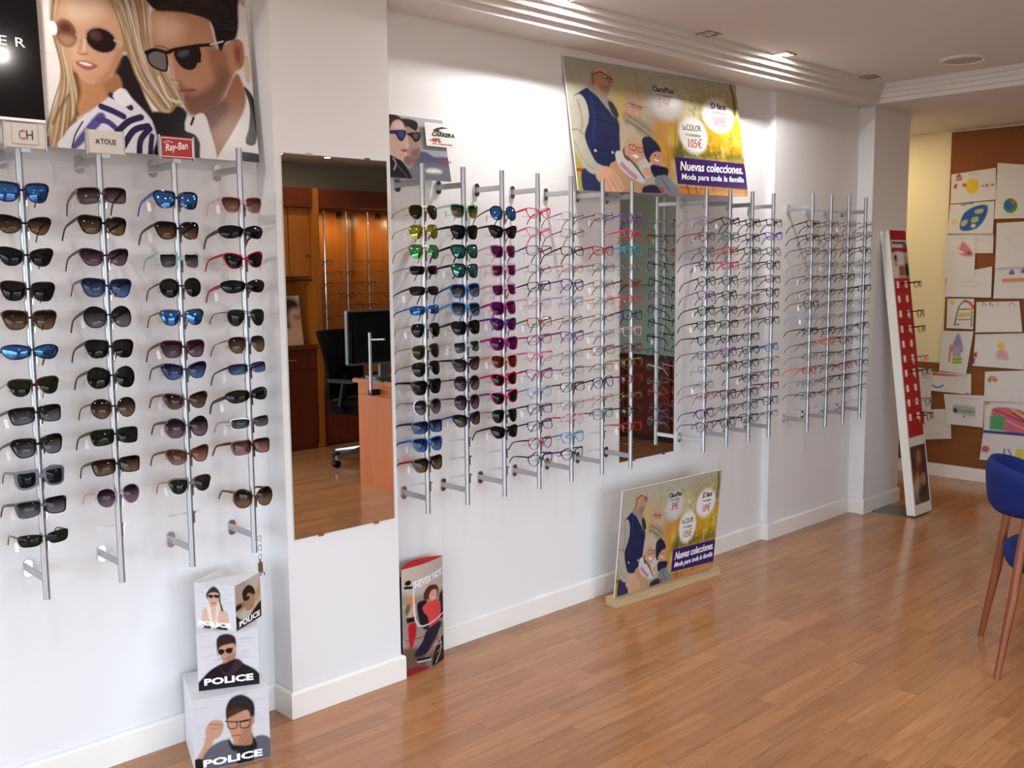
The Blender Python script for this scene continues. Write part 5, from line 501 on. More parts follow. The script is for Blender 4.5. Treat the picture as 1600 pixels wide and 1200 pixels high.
n = thing('display_niche', 'cherry wood display niche with steel rods, reflected in the pillar mirror', 'display niche', (5.48, -1.72, 0))
MB().box(-.715, .72, -.17, -.15, .5, 2.10).build('back_panel', cherry, n)
MB().box(-.715, .74, -.17, .17, 2.10, 2.25).build('fascia', cherry_d, n)
MB().box(.70, .76, -.17, .17, 0, 2.10).build('side_post', cherry, n)
MB().box(-.715, .70, -.17, .12, 0, .5).build('lower_body', cherry_d, n)
for k in range(3): MB().box(-.71+k*.47, -.25+k*.47, .12, .14, .03, .47).build('lower_door', cherry_d, n)
for k in range(6): MB().tube([(-.55+k*.235, -.02, .52), (-.55+k*.235, -.02, 2.08)], .009, 8).build('rod', chrome, n, True)
for k in range(3):
    s = MB().lathe([(.018, 0), (.03, -.02), (.032, -.05), (.004, -.051)], 12).build('spot_head', chrome, n, True); s.location = (-.45+k*.42, .06, 2.06); s.rotation_euler = (.5, 0, 0)
    l = area('niche_spot', (-.45+k*.42, .06, 2.0), 1.4, .04, (1, .72, .4), (-.35, 0, 0)); l.parent = n
for k in range(3):
    l = area('cabinet_spot', (-1.7+k*.45, .45, 2.48), 1.3, .05, (1, .8, .55)); l.parent = n
# desk with glass top, screen, swivel chair
d = thing('office_desk', 'cherry wood desk with glass top, reflected in the pillar mirror', 'desk', (4.1, .3, 0))
MB().box(0, .03, -.38, .38, 0, .665).build('end_panel', desk_v, d)
MB().box(1.37, 1.40, -.38, .38, 0, .745).build('end_panel', desk_v, d)
MB().box(0, .03, -.38, .38, .668, .745).box(.03, 1.37, .35, .38, .30, .745).build('apron', desk_v, d)
MB().box(-.02, 1.42, -.42, .42, .747, .772).build('table_top', desk_v, d)
MB().rbox(-.02, 1.42, -.42, .42, .773, .781, .02).build('glass_sheet', clear_mat('green_glass', (.72, .86, .80, 1), .12), d)
la = thing('desk_lamp', 'steel clamp post on the edge of the office desk', 'lamp', (4.05, .18, .70))
MB().box(-.03, .035, -.025, .025, -.02, .02).build('clamp', mat('black_plastic', '#060607', .5, spec=.25), la)
MB().tube([(-.02, 0, 0), (-.02, 0, .42)], .012, 10).build('post', alu, la, True)
MB().tube([(-.02, 0, .37), (-.02, .17, .38)], .007, 8).build('arm', alu, la, True)
mo = thing('computer_monitor', 'black flat computer screen on the office desk', 'monitor', (4.25, .05, .782), math.radians(6))
MB().rbox(-.31, .31, -.015, .02, .10, .49, .012, 3, 'y').build('casing', mat('monitor_shell', '#5a5c60', .3, .6), mo)
MB().box(-.298, .298, .0205, .022, .115, .478).build('screen', mat('dark_screen', '#020204', .05, spec=.2), mo)
MB().box(-.03, .03, -.05, -.016, .0, .2).build('neck', mat('monitor_shell'), mo)
MB().rbox(-.12, .12, -.11, .07, 0, .012, .03).build('foot', mat('monitor_shell'), mo)
def office_chair():
    fab = mat('black_mesh_fabric', '#020203', .9, spec=.15, bump=.3, bscale=400); pl = mat('black_plastic')
    c = thing('office_chair', 'black swivel office chair behind the cherry desk', 'chair', (4.62, -.72, 0), math.radians(-20))
    for k in range(5):
        a = math.radians(72*k+198); p = Vector((math.cos(a), math.sin(a), 0))
        g = MB().tube([p*.03+Vector((0, 0, .12)), p*.31+Vector((0, 0, .075))], [.028, .017], 8).build('base_leg', alu, c, True)
        w = MB().tube([p*.31+Vector((-p.y, p.x, 0))*s+Vector((0, 0, .03)) for s in (-.022, .022)], .03, 12).build('caster', pl, c, True)
    MB().tube([(0, 0, .10), (0, 0, .42)], .025, 10).build('gas_lift', mat('black_plastic'), c, True)
    sm = MB().rbox(-.25, .25, -.24, .25, .42, .50, .09, 4).build('seat', fab, c)
    V = []; F = []; nx, nz = 9, 10
    for sgn in (0, 1):
        for j in range(nz):
            for i in range(nx):
                u = i/(nx-1)*2-1; v = j/(nz-1); wdt = .24*(1-.25*(v-.5)**2*1.6); V.append((u*wdt, -.25+.05*u*u-.10*v+.06*math.sin(v*3)-sgn*.03, .52+.55*v))
    for sgn in (0, 1):
        for j in range(nz-1):
            for i in range(nx-1): a = sgn*nx*nz+j*nx+i; F.append((a, a+1, a+nx+1, a+nx))
    rim = [i for i in range(nx)]+[j*nx+nx-1 for j in range(1, nz)]+[(nz-1)*nx+i for i in range(nx-2, -1, -1)]+[j*nx for j in range(nz-2, 0, -1)]
    for a, b in zip(rim, rim[1:]+rim[:1]): F.append((a, b, b+nx*nz, a+nx*nz))
    m = MB(); m.add(V, F); m.build('backrest', fab, c, True)
    MB().box(-.03, .03, -.30, -.20, .44, .70).build('back_post', pl, c)
    for s in (-1, 1):
        MB().tube([(s*.24, -.05, .45), (s*.31, -.03, .50), (s*.30, .0, .68)], .02, 8).build('arm_post', pl, c, True)
        MB().rbox(s*.30-.035, s*.30+.035, -.15, .13, .68, .705, .03).build('armrest', pl, c)
office_chair()
# far corner seen in the hanging mirror: brown counter under a pale green glass screen
rc = thing('reception_counter', 'dark brown counter below a pale green glass screen, reflected in the hanging mirror', 'counter', (7.1, .1, 0))
MB().box(-.10, .16, -.9, 1.2, 0, .78).build('body', mat('dark_brown_laminate', '#2c130d', .35), rc)
MB().box(-.14, .16, -.93, 1.23, .78, .81).build('counter_top', mat('pale_counter', '#8fa398', .3), rc)
for k in range(4): MB().box(-.115, -.10, -.88+k*.52, -.38+k*.52, .05, .74).build('front_panel', cherry_d, rc)
gs = thing('glass_screen', 'pale green frosted glass screen standing on the dark brown counter', 'screen', (7.1, .1, .811))
for k in range(3): MB().box(.0, .012, -.9+k*.7, -.21+k*.7, 0, 1.5).build('pane', mat('frosted_green', '#93a79b', .25), gs)
for k in range(4): MB().box(-.012, .024, -.915+k*.7, -.885+k*.7, 0, 1.52).build('post', alu, gs)
MB().box(-.03, .0, -.9, 1.2, .58, .592).build('shelf', mat('glass_edge', '#5f7d70', .2), gs)

# ------------------------------------------------------------------ display rods and eyewear
FR = {  # frame colours: (hex, wording, see-through?)
 'black': ('#0c0b0d', 'black'), 'navy': ('#141b45', 'navy'), 'tort': ('#3a1c10', 'tortoiseshell'), 'darkbrown': ('#241411', 'dark brown'), 'slate': ('#5a5d68', 'slate grey'),
 'plum': ('#3c1a38', 'plum'), 'darkgreen': ('#14241a', 'dark green'), 'clearpurple': ('#a58ab0', 'lilac'), 'clearteal': ('#a9c9c6', 'pale teal'), 'burgundy': ('#4c0f20', 'burgundy'),
 'brown': ('#5a3222', 'brown'), 'clearpink': ('#d3a7b4', 'pale rose'), 'red': ('#a81420', 'red'), 'blue': ('#1f5fae', 'blue'), 'sky': ('#3f88c9', 'sky blue'), 'cleargreen': ('#5fc08a', 'mint green'),
 'magenta': ('#9c1f7a', 'magenta'), 'violet': ('#5a2f9c', 'violet'), 'peach': ('#d09a82', 'peach'), 'hotpink': ('#d81f52', 'hot pink'), 'pink': ('#e070a0', 'pink'), 'darkred': ('#6d1220', 'dark red'),
 'palepink': ('#d9a8bf', 'pale pink'), 'lightblue': ('#8fa6cf', 'light blue'), 'purple': ('#6b2f86', 'purple'), 'turquoise': ('#1f9cc0', 'turquoise'), 'teal': ('#7fc4b4', 'teal'), 'green': ('#1f7a48', 'green'), 'orange': ('#d8661c', 'orange')}
METAL = {'gold': ('#b08a48', 'gold wire'), 'silver': ('#a8a8ac', 'silver wire'), 'gunmetal': ('#4a4a4e', 'gunmetal wire'), 'thin': ('#57484a', 'thin wire')}
def frame_mat(k):
    if k in METAL: return mat('wire_'+k, METAL[k][0], .25, 1.0)
    if k.startswith('clear'): return mat('frame_'+k, FR[k][0], .15, alpha=.42)
    return mat('frame_'+k, FR[k][0], .14, spec=.3)
def word(k): return METAL[k][1] if k in METAL else FR[k][1]
def g(t, b): return (hexl(t), hexl(b))
LENS = {'grey': ('dark grey', dict(tint=hexl('#17171a'), gloss=.0)), 'greygrad': ('grey gradient', dict(grad=g('#131316', '#77757c'), gloss=.0)), 'browngrad': ('brown gradient', dict(grad=g('#1a0f0a', '#80624a'), gloss=.0)),
 'plumgrad': ('plum gradient', dict(grad=g('#20121d', '#806878'), gloss=.0)), 'bluegrad': ('blue gradient', dict(grad=g('#101a3c', '#5f7cb0'), gloss=.0)), 'pinkbrown': ('rosy brown', dict(grad=g('#5a3028', '#a87c70'), gloss=.0)),
 'green': ('green', dict(tint=hexl('#1c281a'), gloss=.0)), 'greengrey': ('grey green', dict(tint=hexl('#20241e'), gloss=.0)), 'olive': ('olive', dict(tint=hexl('#2c2c12'), gloss=.0)),
 'bluemir': ('blue mirror', dict(tint=hexl('#20304a'), gloss=.03, coat=hexl('#1f6fc0'), coatmix=.62)), 'tealmir': ('teal mirror', dict(tint=hexl('#1a3038'), gloss=.03, coat=hexl('#1f8a80'), coatmix=.5)),
 'greenmir': ('green mirror', dict(tint=hexl('#2a4030'), gloss=.03, coat=hexl('#3fae5a'), coatmix=.55)), 'goldmir': ('golden mirror', dict(tint=hexl('#40401a'), gloss=.03, coat=hexl('#a8a830'), coatmix=.6)),
 'purple': ('purple', dict(tint=hexl('#5a1050'), gloss=.0)), 'redbrown': ('red brown', dict(tint=hexl('#6a2018'), gloss=.0)), 'c': ('clear', dict(tint=(.93, .95, .95, 1), gloss=.03))}
def lens_mat(k): return clear_mat('lens_'+k, **LENS[k][1])
# right-hand lens outlines in mm (x outward), rim width top/side, depth, temple height, wrap
STY = {
 'way': ([(-23, 13), (0, 18), (22, 18), (28, 12), (25, -3), (16, -16), (1, -19), (-14, -16), (-22, -5)], 4.2, 2.6, 4.5, 9, 1.6, 'wayfarer'),
 'cat': ([(-22, 9), (-3, 16), (18, 19), (29, 16), (26, 1), (15, -14), (-2, -17), (-16, -12), (-22, -2)], 3.6, 2.2, 4.2, 8, 1.6, 'cat-eye'),
 'round': ([(-22, 8), (-13, 18), (3, 21), (18, 17), (25, 5), (20, -11), (6, -20), (-9, -19), (-20, -8)], 2.8, 2.0, 3.5, 5, 1.4, 'round'),
 'avi': ([(-19, 15), (0, 18), (20, 16), (27, 6), (23, -11), (11, -21), (-4, -21), (-16, -11), (-22, 4)], 1.1, 1.0, 1.6, 3, 1.8, 'aviator'),
 'club': ([(-22, 13), (0, 17), (22, 16), (25, 6), (19, -10), (5, -17), (-10, -15), (-19, -6), (-23, 4)], 5.0, 1.0, 4.0, 5, 1.3, 'browline'),
 'wrap': ([(-25, 7), (0, 14), (24, 14), (36, 9), (33, -3), (20, -13), (0, -14), (-16, -10), (-24, -3)], 2.6, 1.8, 4.0, 12, 3.4, 'wraparound'),
 'rect': ([(-25, 13), (0, 16), (25, 15), (29, 8), (25, -11), (16, -16), (-5, -16), (-20, -12), (-25, -2)], 3.6, 2.4, 4.5, 9, 1.6, 'square'),
 'big': ([(-24, 9), (-9, 20), (11, 23), (26, 14), (28, -4), (17, -19), (0, -22), (-15, -17), (-23, -4)], 2.6, 2.2, 4.0, 9, 1.8, 'oversized'),
 'flat': ([(-20, 13), (0, 14), (19, 14), (22, 8), (20, -10), (12, -16), (-5, -16), (-16, -12), (-20, -2)], 8.0, 6.0, 5.0, 9, 1.5, 'thick flat-top'),
 'slim': ([(-25, 8), (0, 12), (25, 11), (28, 3), (22, -10), (0, -13), (-18, -11), (-25, -2)], 1.6, .8, 2.6, 6, 2.2, 'slim'),
 'erect': ([(-23, 12), (0, 14), (22, 14), (26, 8), (23, -11), (10, -16), (-8, -15), (-20, -10)], 2.6, 1.7, 3.2, 6, 1.1, 'rectangular'),
 'eround': ([(-21, 13), (0, 18), (19, 16), (24, 6), (18, -11), (4, -19), (-11, -16), (-20, -4)], 2.8, 1.9, 3.2, 6, 1.1, 'rounded'),
 'ecat': ([(-22, 9), (0, 14), (20, 17), (28, 14), (24, -3), (13, -15), (-5, -16), (-18, -10)], 3.0, 1.7, 3.4, 7, 1.1, 'cat-eye'),
 'eoval': ([(-23, 8), (-8, 13), (12, 14), (25, 7), (23, -7), (9, -15), (-10, -14), (-22, -5)], 1.1, .8, 1.6, 4, 1.0, 'oval')}
PRE = {}
def style_meshes(sty):
    if sty in PRE: return PRE[sty]
    pts, wt, wsd, dep, th, wrap, _ = STY[sty]; dummy = mat('frame_base', '#101012')
    sxz = (1.12, 1.2) if sty[0] == 'e' else (1.07, 1.3)
    P = catmull(np.array(pts, float), 4)/1000*sxz; n = len(P)
    nrm = np.roll(P, -1, 0)-np.roll(P, 1, 0); nrm = np.c_[nrm[:, 1], -nrm[:, 0]]; nrm /= np.linalg.norm(nrm, axis=1)[:, None]
    if ((nrm*P).sum(1)).mean() < 0: nrm = -nrm
    tt = np.clip((P[:, 1]-.002)/.010, 0, 1)[:, None]; wid = (wsd+(wt-wsd)*tt)/1000
    Q = P+nrm*wid; off = (.0335 if sty != 'wrap' else .031)*sxz[0]
    kx = wrap*1.5; ycurve = lambda x: kx*x*x
    fr = MB(); out = {}
    for sg in (1, -1):
        V = []
        for ring, dy in ((P, -dep/2000), (Q, -dep/2000), (Q, dep/2000), (P, dep/2000)):
            for x, z in ring: V.append((sg*(off+x), ycurve(off+x)+dy, z))
        fr.add(V, [(a*n+i, a*n+(i+1) % n, ((a+1) % 4)*n+(i+1) % n, ((a+1) % 4)*n+i) for a in range(4) for i in range(n)])
        # lens: shallow dome inside the rim
        L = MB(); V = [(sg*off, ycurve(off)-.0056, 0)]; F = []
        for s, bulge in ((.3, -.0050), (.6, -.0035), (.85, -.0014), (1.0, .0)):
            for x, z in P: V.append((sg*(off+x*s), ycurve(off+x*s)+bulge, z*s))
        for i in range(n):
            j = (i+1) % n; F.append((0, 1+i, 1+j))
            for rr in (0, 1, 2): F.append((1+rr*n+i, 1+(rr+1)*n+i, 1+(rr+1)*n+j, 1+rr*n+j))
        L.add(V, F); out['lens', sg] = L.mesh('lens', dummy, 'all')
    # bridge and end pieces
    xi = off+P[:, 0].min(); br = max(wt, 1.6)/1000
    zb = .006 if sty not in ('avi',) else .009
    if wt > 2: fr.box(-xi-.001, xi+.001, -dep/2000, dep/2000, zb-br*.7, zb+br*.7)
    else:
        fr.tube([(-xi, 0, zb-.002), (-xi*.4, -.002, zb+.002), (xi*.4, -.002, zb+.002), (xi, 0, zb-.002)], .0009, 6)
        if sty == 'avi': fr.tube([(-xi-.006, .0, .0165), (0, -.002, .0175), (xi+.006, 0, .0165)], .0009, 6)
    for sg in (1, -1): fr.tube([(sg*xi, .001, -.002), (sg*(xi-.003), .006, -.005), (sg*(xi-.001), .007, -.010)], .0011, 5)
    io = int(np.argmax(Q[:, 0]+.9*Q[:, 1])) if sty != 'wrap' else int(np.argmax(Q[:, 0])); hx = off+Q[io, 0]-.002; hz = Q[io, 1]-.003; hy = ycurve(hx)
    eh = min(th, 7)/2000
    for sg in (1, -1): fr.box(min(sg*(hx-.004), sg*(hx+.002)), max(sg*(hx-.004), sg*(hx+.002)), hy-.001, hy+.005, hz-eh, hz+eh)
    out['frame'] = fr.mesh('frame', dummy, True)
    for sg in (1, -1):
        st = [(.0, 0, 1), (.025, 0, 1), (.06, -.001, .85), (.09, -.003, .7), (.105, -.008, .65), (.12, -.020, .65), (.132, -.034, .55)]
        V = []; F = []
        for dy, dz, k in st:
            h = max(th*k, 2.2)/2000; x = sg*(hx+.001-.06*max(dy-.07, 0))
            ang = 0 if dy < .1 else .7
            for sx, sz in ((-1, -1), (1, -1), (1, 1), (-1, 1)):
                V.append((x+sx*.0012, hy+.005+dy-(sz*h*math.sin(-ang) if ang else 0), hz+dz+sz*h*(math.cos(ang))))
        for i in range(len(st)-1):
            for j in range(4): F.append((i*4+j, i*4+(j+1) % 4, (i+1)*4+(j+1) % 4, (i+1)*4+j))
        F += [(3, 2, 1, 0), tuple(len(V)-4+j for j in range(4))]
        t = MB(); t.add(V, F); out['temple', sg] = t.mesh('temple', dummy, True)
    out['hinge'] = (hx, hy, hz)
    PRE[sty] = out; return out
tag_m = mat('white_tag_card', '#f0eef0', .5)
tg = MB(); tg.prism([(-.005, -.030), (.005, -.030), (.006, -.010), (.002, -.002), (-.002, -.002), (-.006, -.010)], -.0004, .0004, 'y'); tg.tube([(0, 0, -.003), (0, 0, .010)], .0004, 4)
TAG = tg.mesh('price_tag', tag_m)
def setmat(o, m):
    o.material_slots[0].link = 'OBJECT'; o.material_slots[0].material = m
def eyewear(loc, sty, frame, lens, temple, label, group, pitch=-.17, yaw=0, roll=0, tagged=False, name=None, scale=1):
    S = style_meshes(sty); sun = lens != 'c'
    t = thing(name or ('sunglasses' if sun else 'eyeglasses'), label, 'sunglasses' if sun else 'glasses', group=group)
    t.matrix_world = Matrix.Translation(loc) @ Matrix.Rotation(yaw, 4, 'Z') @ Matrix.Rotation(roll, 4, 'Y') @ Matrix.Rotation(pitch, 4, 'X') @ Matrix.Scale(scale, 4)
    fm = frame_mat(frame); tm = frame_mat(temple)
    setmat(link('frame', S['frame'], t), fm)
    for sg in (-1, 1):
        setmat(link('lens', S['lens', sg], t), lens_mat(lens)); setmat(link('temple', S['temple', sg], t), tm)
    if tagged:
        o = link('price_tag', TAG, t); hx, hy, hz = S['hinge']; o.location = (-hx, hy+.03+.02*random.random(), hz-.012); o.rotation_euler = (-pitch, 0, random.uniform(-.9, .9))
    return t
bar_m = clear_mat('clear_acrylic', (.94, .95, .96, 1), .06)
# one holder: small steel clip on the pole and a clear acrylic cradle behind it
hm = MB(); hm.box(.0095, .0130, -.006, .006, -.034, .004); hm.tube([(.012, -.004, .0), (.012, -.013, .001)], .003, 6)
HOLD = hm.mesh('holder_clip', chrome)
cm_ = MB(); cm_.box(-.052, .052, .040, .0425, -.003, .003); cm_.box(-.0015, .0015, .008, .040, -.003, .003)
CRAD = cm_.mesh('cradle', bar_m)
ORD = ['top', 'second', 'third', 'fourth', 'fifth', 'sixth', 'seventh', 'eighth', 'ninth', 'tenth', 'eleventh', 'twelfth', 'thirteenth', 'fourteenth', 'fifteenth']
RODS = {'A1': 'rod below the cream monogram sign', 'A2': 'rod below the grey lettered sign', 'A3': 'rod below the red sign', 'A4': 'signless rod before the mirror pillar'}
for i in range(7): RODS['M%d' % (i+1)] = '%s rod after the mirror pillar' % ('first second third fourth fifth sixth seventh'.split()[i])
for i in range(4): RODS['N%d' % (i+1)] = '%s rod past the hanging mirror' % ('first second third fourth'.split()[i])
for i in range(4): RODS['C%d' % (i+1)] = '%s rod of the far bay' % ('first second third fourth'.split()[i])
def display_rod(c, X, Y, zs, wall):
    t = thing('display_rod', 'upright aluminium eyewear rod, the '+RODS[c], 'display rod', (X, Y, 0), 0, 'aluminium display rods on the wall')
    z1 = 1.935 if c[0] != 'C' else 1.95; z0 = .63
    if c in ('A1', 'A2', 'A3'): z1 = 1.884
    MB().tube([(0, 0, z0), (0, 0, z1)], .0098, 14).build('pole', alu, t, True)
    D = wall-Y
    for z in (1.868, .688):
        MB().rbox(-.004, .004, .009, D-.008, z-.011, z+.011, .003, 2, 'y').build('arm', alu, t)
        b = MB().rbox(-.013, .013, D-.009, D, z-.026, z+.026, .012, 4, 'y').build('wall_bracket', chrome, t, True)
    for z in zs:
        o = link('holder_clip', HOLD, t); o.location = (0, 0, z-.002); o = link('cradle', CRAD, t); o.location = (0, 0, z-.012)
    return t
GR = {'A': 'sunglasses on the near rods', 'M': 'eyewear on the long rod row', 'N': 'eyewear past the hanging mirror', 'C': 'eyewear in the far bay'}
for c, X, Y, rows in EYES:
    wall = 3.005 if c[0] == 'C' else W
    zs = [r[0] for r in rows]; step = (zs[0]-zs[-1])/(len(zs)-1)
    ext = []
    z = zs[-1]-step
    while z > .74: ext.append(z); z -= step
    display_rod(c, X, Y, zs+ext, wall)
    rr = random.Random(hash(c) if False else sum(map(ord, c)))
    for i, r in enumerate(rows):
        z, sty, fr, ln = r[:4]; tp = r[4] if len(r) > 4 else fr
        sun = ln != 'c'
        d = word(fr)+' '+STY[sty][6]
        if tp != fr: d = word(fr)+' ' + ('sunglasses' if sun else 'glasses') + ' with ' + word(tp) + ' arms'
        elif sun: d += ' sunglasses'
        else: d += ' glasses'
        pos = ('top' if i == 0 else 'lowest' if i == len(rows)-1 else ORD[i])
        eyewear((X, Y-.0145, z), sty, fr, ln, tp, d+', '+pos+' on the '+RODS[c].replace('aluminium ', ''), GR[c[0]],
                pitch=-rr.uniform(.06, .26), yaw=rr.uniform(-.10, .06), roll=rr.uniform(-.05, .05), tagged=rr.random() < (.5 if sun else .55))

# ------------------------------------------------------------------ posters and signs
gloss_print = print_mat('glossy_print', .2, 0, .3)
matt_print = print_mat('matt_print', .55, 0, .25)
board_m = mat('white_foam_board', '#dcd9d4', .5)
white_ink = mat('white_ink', '#f2f0f2', .4); black_ink = mat('black_ink', '#17151a', .4); red_ink = mat('red_ink', '#a8222a', .4); grey_ink = mat('grey_ink', '#5a585c', .4)
def board(name, label, cat, O, U, V, thick, art, m=None, group=None, sheet='print'):
    """a printed board: a thick backing with a printed sheet on its face; returns (thing, face point function)"""
    O, U, V = Vector(O), Vector(U), Vector(V); Nn = U.cross(V).normalized()
    t = thing(name, label, cat, O, 0, group)
    mb = MB(); q = [Vector((0, 0, 0)), U, U+V, V]; b = [p-Nn*thick for p in q]
    mb.add(q+b, [(0, 1, 2, 3), (7, 6, 5, 4), (0, 4, 5, 1), (1, 5, 6, 2), (2, 6, 7, 3), (3, 7, 4, 0)]); mb.build('board', board_m, t)
    if art: link(sheet, sheet_mesh(sheet, run_art(art), plane_f(Nn*.0006, U, V), m or gloss_print), t)
    def at(u, v, lift=.0012): return U*u+V*(1-v)+Nn*lift
    return t, at, U, V
def family(name, label, O, U, V):
    t, at, U, V = board(name, label, 'poster', O, U, V, .006, ART['family'])
    k = V.length/.585
    def tx(s, u, v, size, m, w, sh=0, bold=0): text('lettering', s, at(u, v), U, V, size*k, m, t, shear=sh, bold=bold*k, width=w*U.length)
    tx('Nuevas colecciones.', .568, .800, .062, white_ink, .41, .25, .0012)
    tx('Moda para toda la familia', .569, .876, .040, white_ink, .41, .25, .0007)
    tx(':D face', .807, .243, .044, black_ink, .104, 0, .0012); tx('+cristales', .815, .290, .024, grey_ink, .09)
    tx('109€', .811, .390, .062, red_ink, .085, .15)
    tx('bcCOLOR', .613, .460, .044, black_ink, .116); tx('+cristales', .628, .508, .026, grey_ink, .093); tx('105€', .628, .603, .064, red_ink, .09, .15)
    tx('ClaraPlus', .457, .166, .036, black_ink, .125, 0, .001); tx('+cristales', .474, .203, .022, grey_ink, .09); tx('59€', .485, .29, .06, red_ink, .072, .15)
    return t
def _later_posters():
    family('poster_board', 'autumn family poster with price bubbles, leaning above the rods', *SHEETS['family'])
    fu = Vector((.718, -.04, 0)); f = family('poster_board', 'autumn family poster standing in a wooden foot on the floor', (3.395, 2.893, .034), fu, (0, -.048, .512))
    e1 = fu.normalized(); e2 = Vector((-e1.y, e1.x, 0)); q = [e1*a_+e2*b_+Vector((0, 0, z_)) for z_ in (-.034, .004) for a_, b_ in ((-.02, -.034), (.74, -.034), (.74, .036), (-.02, .036))]
    MB().add(q, [(0, 1, 2, 3), (7, 6, 5, 4), (0, 4, 5, 1), (1, 5, 6, 2), (2, 6, 7, 3), (3, 7, 4, 0)]).build('wooden_foot', wood_mat('pale_beech', '#a98f68', '#c4ac84', .5, .6, None, 0), f)
    board('poster_board', 'large poster of a blonde woman and a dark haired man in sunglasses', 'poster', *SHEETS['couple'], .006, ART['couple'])
    t, at, U, V = board('banner_board', 'glossy black banner with white capitals over the couple poster', 'banner', (.66, 2.95, 1.966), (.356, 0, 0), (0, .022, .50), .003, None)
    bk = mat('gloss_black_print', '#040407', .1, spec=.35)
    MB().add([at(0, 1), at(1, 1), at(1, 0), at(0, 0)], [(0, 1, 2, 3)]).build('print', bk, t)
    text('lettering', 'E', at(.694, .6, .002), U, V, .036, white_ink, t, width=.02); text('lettering', 'R', at(.812, .6, .002), U, V, .036, white_ink, t, width=.025)
    MB().add([at(0, 1, .002), at(1, 1, .002), at(1, .985, .002), at(0, .985, .002)], [(0, 1, 2, 3)]).build('edge_strip', white_ink, t)
    board('poster_board', 'small poster of two profiles in sunglasses beside the mirror pillar', 'poster', *SHEETS['profile'], .004, ART['profile'])
    t, at, U, V = board('price_card', 'white card with a black logo and red discount on the profile poster', 'card', (2.424, 3.006, 2.019), (.146, 0, 0), (0, .012, .09), .002, None)
    text('lettering', 'CARRERA', at(.2, .55), U, V, .021, black_ink, t, shear=.2, bold=.0006, width=.112)
    sw = [at(.26, .30), at(.40, .20), at(.58, .14), at(.80, .17), at(.62, .2), at(.48, .25), at(.46, .32), at(.60, .37), at(.42, .38), at(.32, .36)]
    MB().add(sw, [tuple(range(len(sw)))]).build('logo_swoosh', black_ink, t)
    text('lettering', '-40%', at(.12, .80), U, V, .021, red_ink, t, bold=.0006, width=.055); text('lettering', 'en segundas', at(.2, .90), U, V, .009, red_ink, t, width=.10)
    text('lettering', 'CARRERA', Vector((0, 0, 0))+Vector((.255, -.001, .068))-Vector((.219, .016, .130))+Vector((.0, -.012, .0)), U, V, .012, red_ink, t, bold=.0004, width=.06)
_later_posters()
def sign(X, label, bgm, z0=1.886, w=.106, h=.064):
    t = thing('sign_holder', label, 'sign', (X, 2.876, z0))
    MB().box(-w/2, w/2, -.002, .002, 0, h).build('plate', bgm, t)
    for s in (-1, 1): MB().box(s*w/2-.002, s*w/2+.002, -.005, .005, -.004, h+.003).build('side_rail', alu, t)
    MB().box(-.012, .012, -.002, .006, -.012, .001).build('clip', alu, t)
    return t
cream_card = mat('cream_card', '#cfc8bf', .4)
def outline(w, h, x0, z0, th, m, t): 
    mb = MB()
    for a in ((x0, x0+w, z0, z0+th), (x0, x0+w, z0+h-th, z0+h), (x0, x0+th, z0, z0+h), (x0+w-th, x0+w, z0, z0+h)): mb.box(a[0], a[1], -.0028, -.0021, a[2], a[3])
    return mb.build('border', m, t)
XZ = ((1, 0, 0), (0, 0, 1))
s1 = sign(.935, 'cream sign with a two letter monogram above the first rod', cream_card)
text('lettering', 'C', (-.018, -.0026, .022), *XZ, .036, mat('rust_ink', '#9c4a3c', .4), s1, width=.017); text('lettering', 'H', (.001, -.0026, .022), *XZ, .036, black_ink, s1, width=.017)
MB().box(-.034, .034, -.0028, -.0021, .0085, .0095).box(-.034, -.0335, -.0028, -.0021, .0085, .064).box(.0335, .034, -.0028, -.0021, .0085, .064).build('border', grey_ink, s1)
s2 = sign(1.15, 'grey sign with black bear logo and capitals above the second rod', cream_card)
text('lettering', 'TOUS', (-.014, -.0026, .026), *XZ, .021, black_ink, s2, bold=.0003, width=.044)
bl = MB().lathe([(.0005, -.0003), (.0035, 0), (.0005, .0003)], 10).build('bear_logo', black_ink, s2); bl.rotation_euler = (math.pi/2, 0, 0); bl.location = (-.022, -.0027, .032)
for dx, dz in ((-.003, .0045), (.003, .0045), (-.004, -.004), (.004, -.004)):
    o = MB().lathe([(.0004, -.0003), (.002, 0), (.0004, .0003)], 8).build('bear_logo', black_ink, s2); o.rotation_euler = (math.pi/2, 0, 0); o.location = (-.022+dx, -.0027, .032+dz)
s3 = sign(1.362, 'red sign with white handwritten logo above the third rod', mat('red_sign', '#a8262c', .35))
outline(.100, .056, -.049, .004, .002, white_ink, s3)
text('lettering', 'Ray-Ban', (-.036, -.0026, .020), (1, 0, .16), (-.16, 0, 1), .03, white_ink, s3, shear=.35, bold=.0003, width=.072)
MB().tube([(-.040, -.003, .044), (-.024, -.003, .050), (-.012, -.003, .046)], .0009, 5).build('lettering', white_ink, s3)

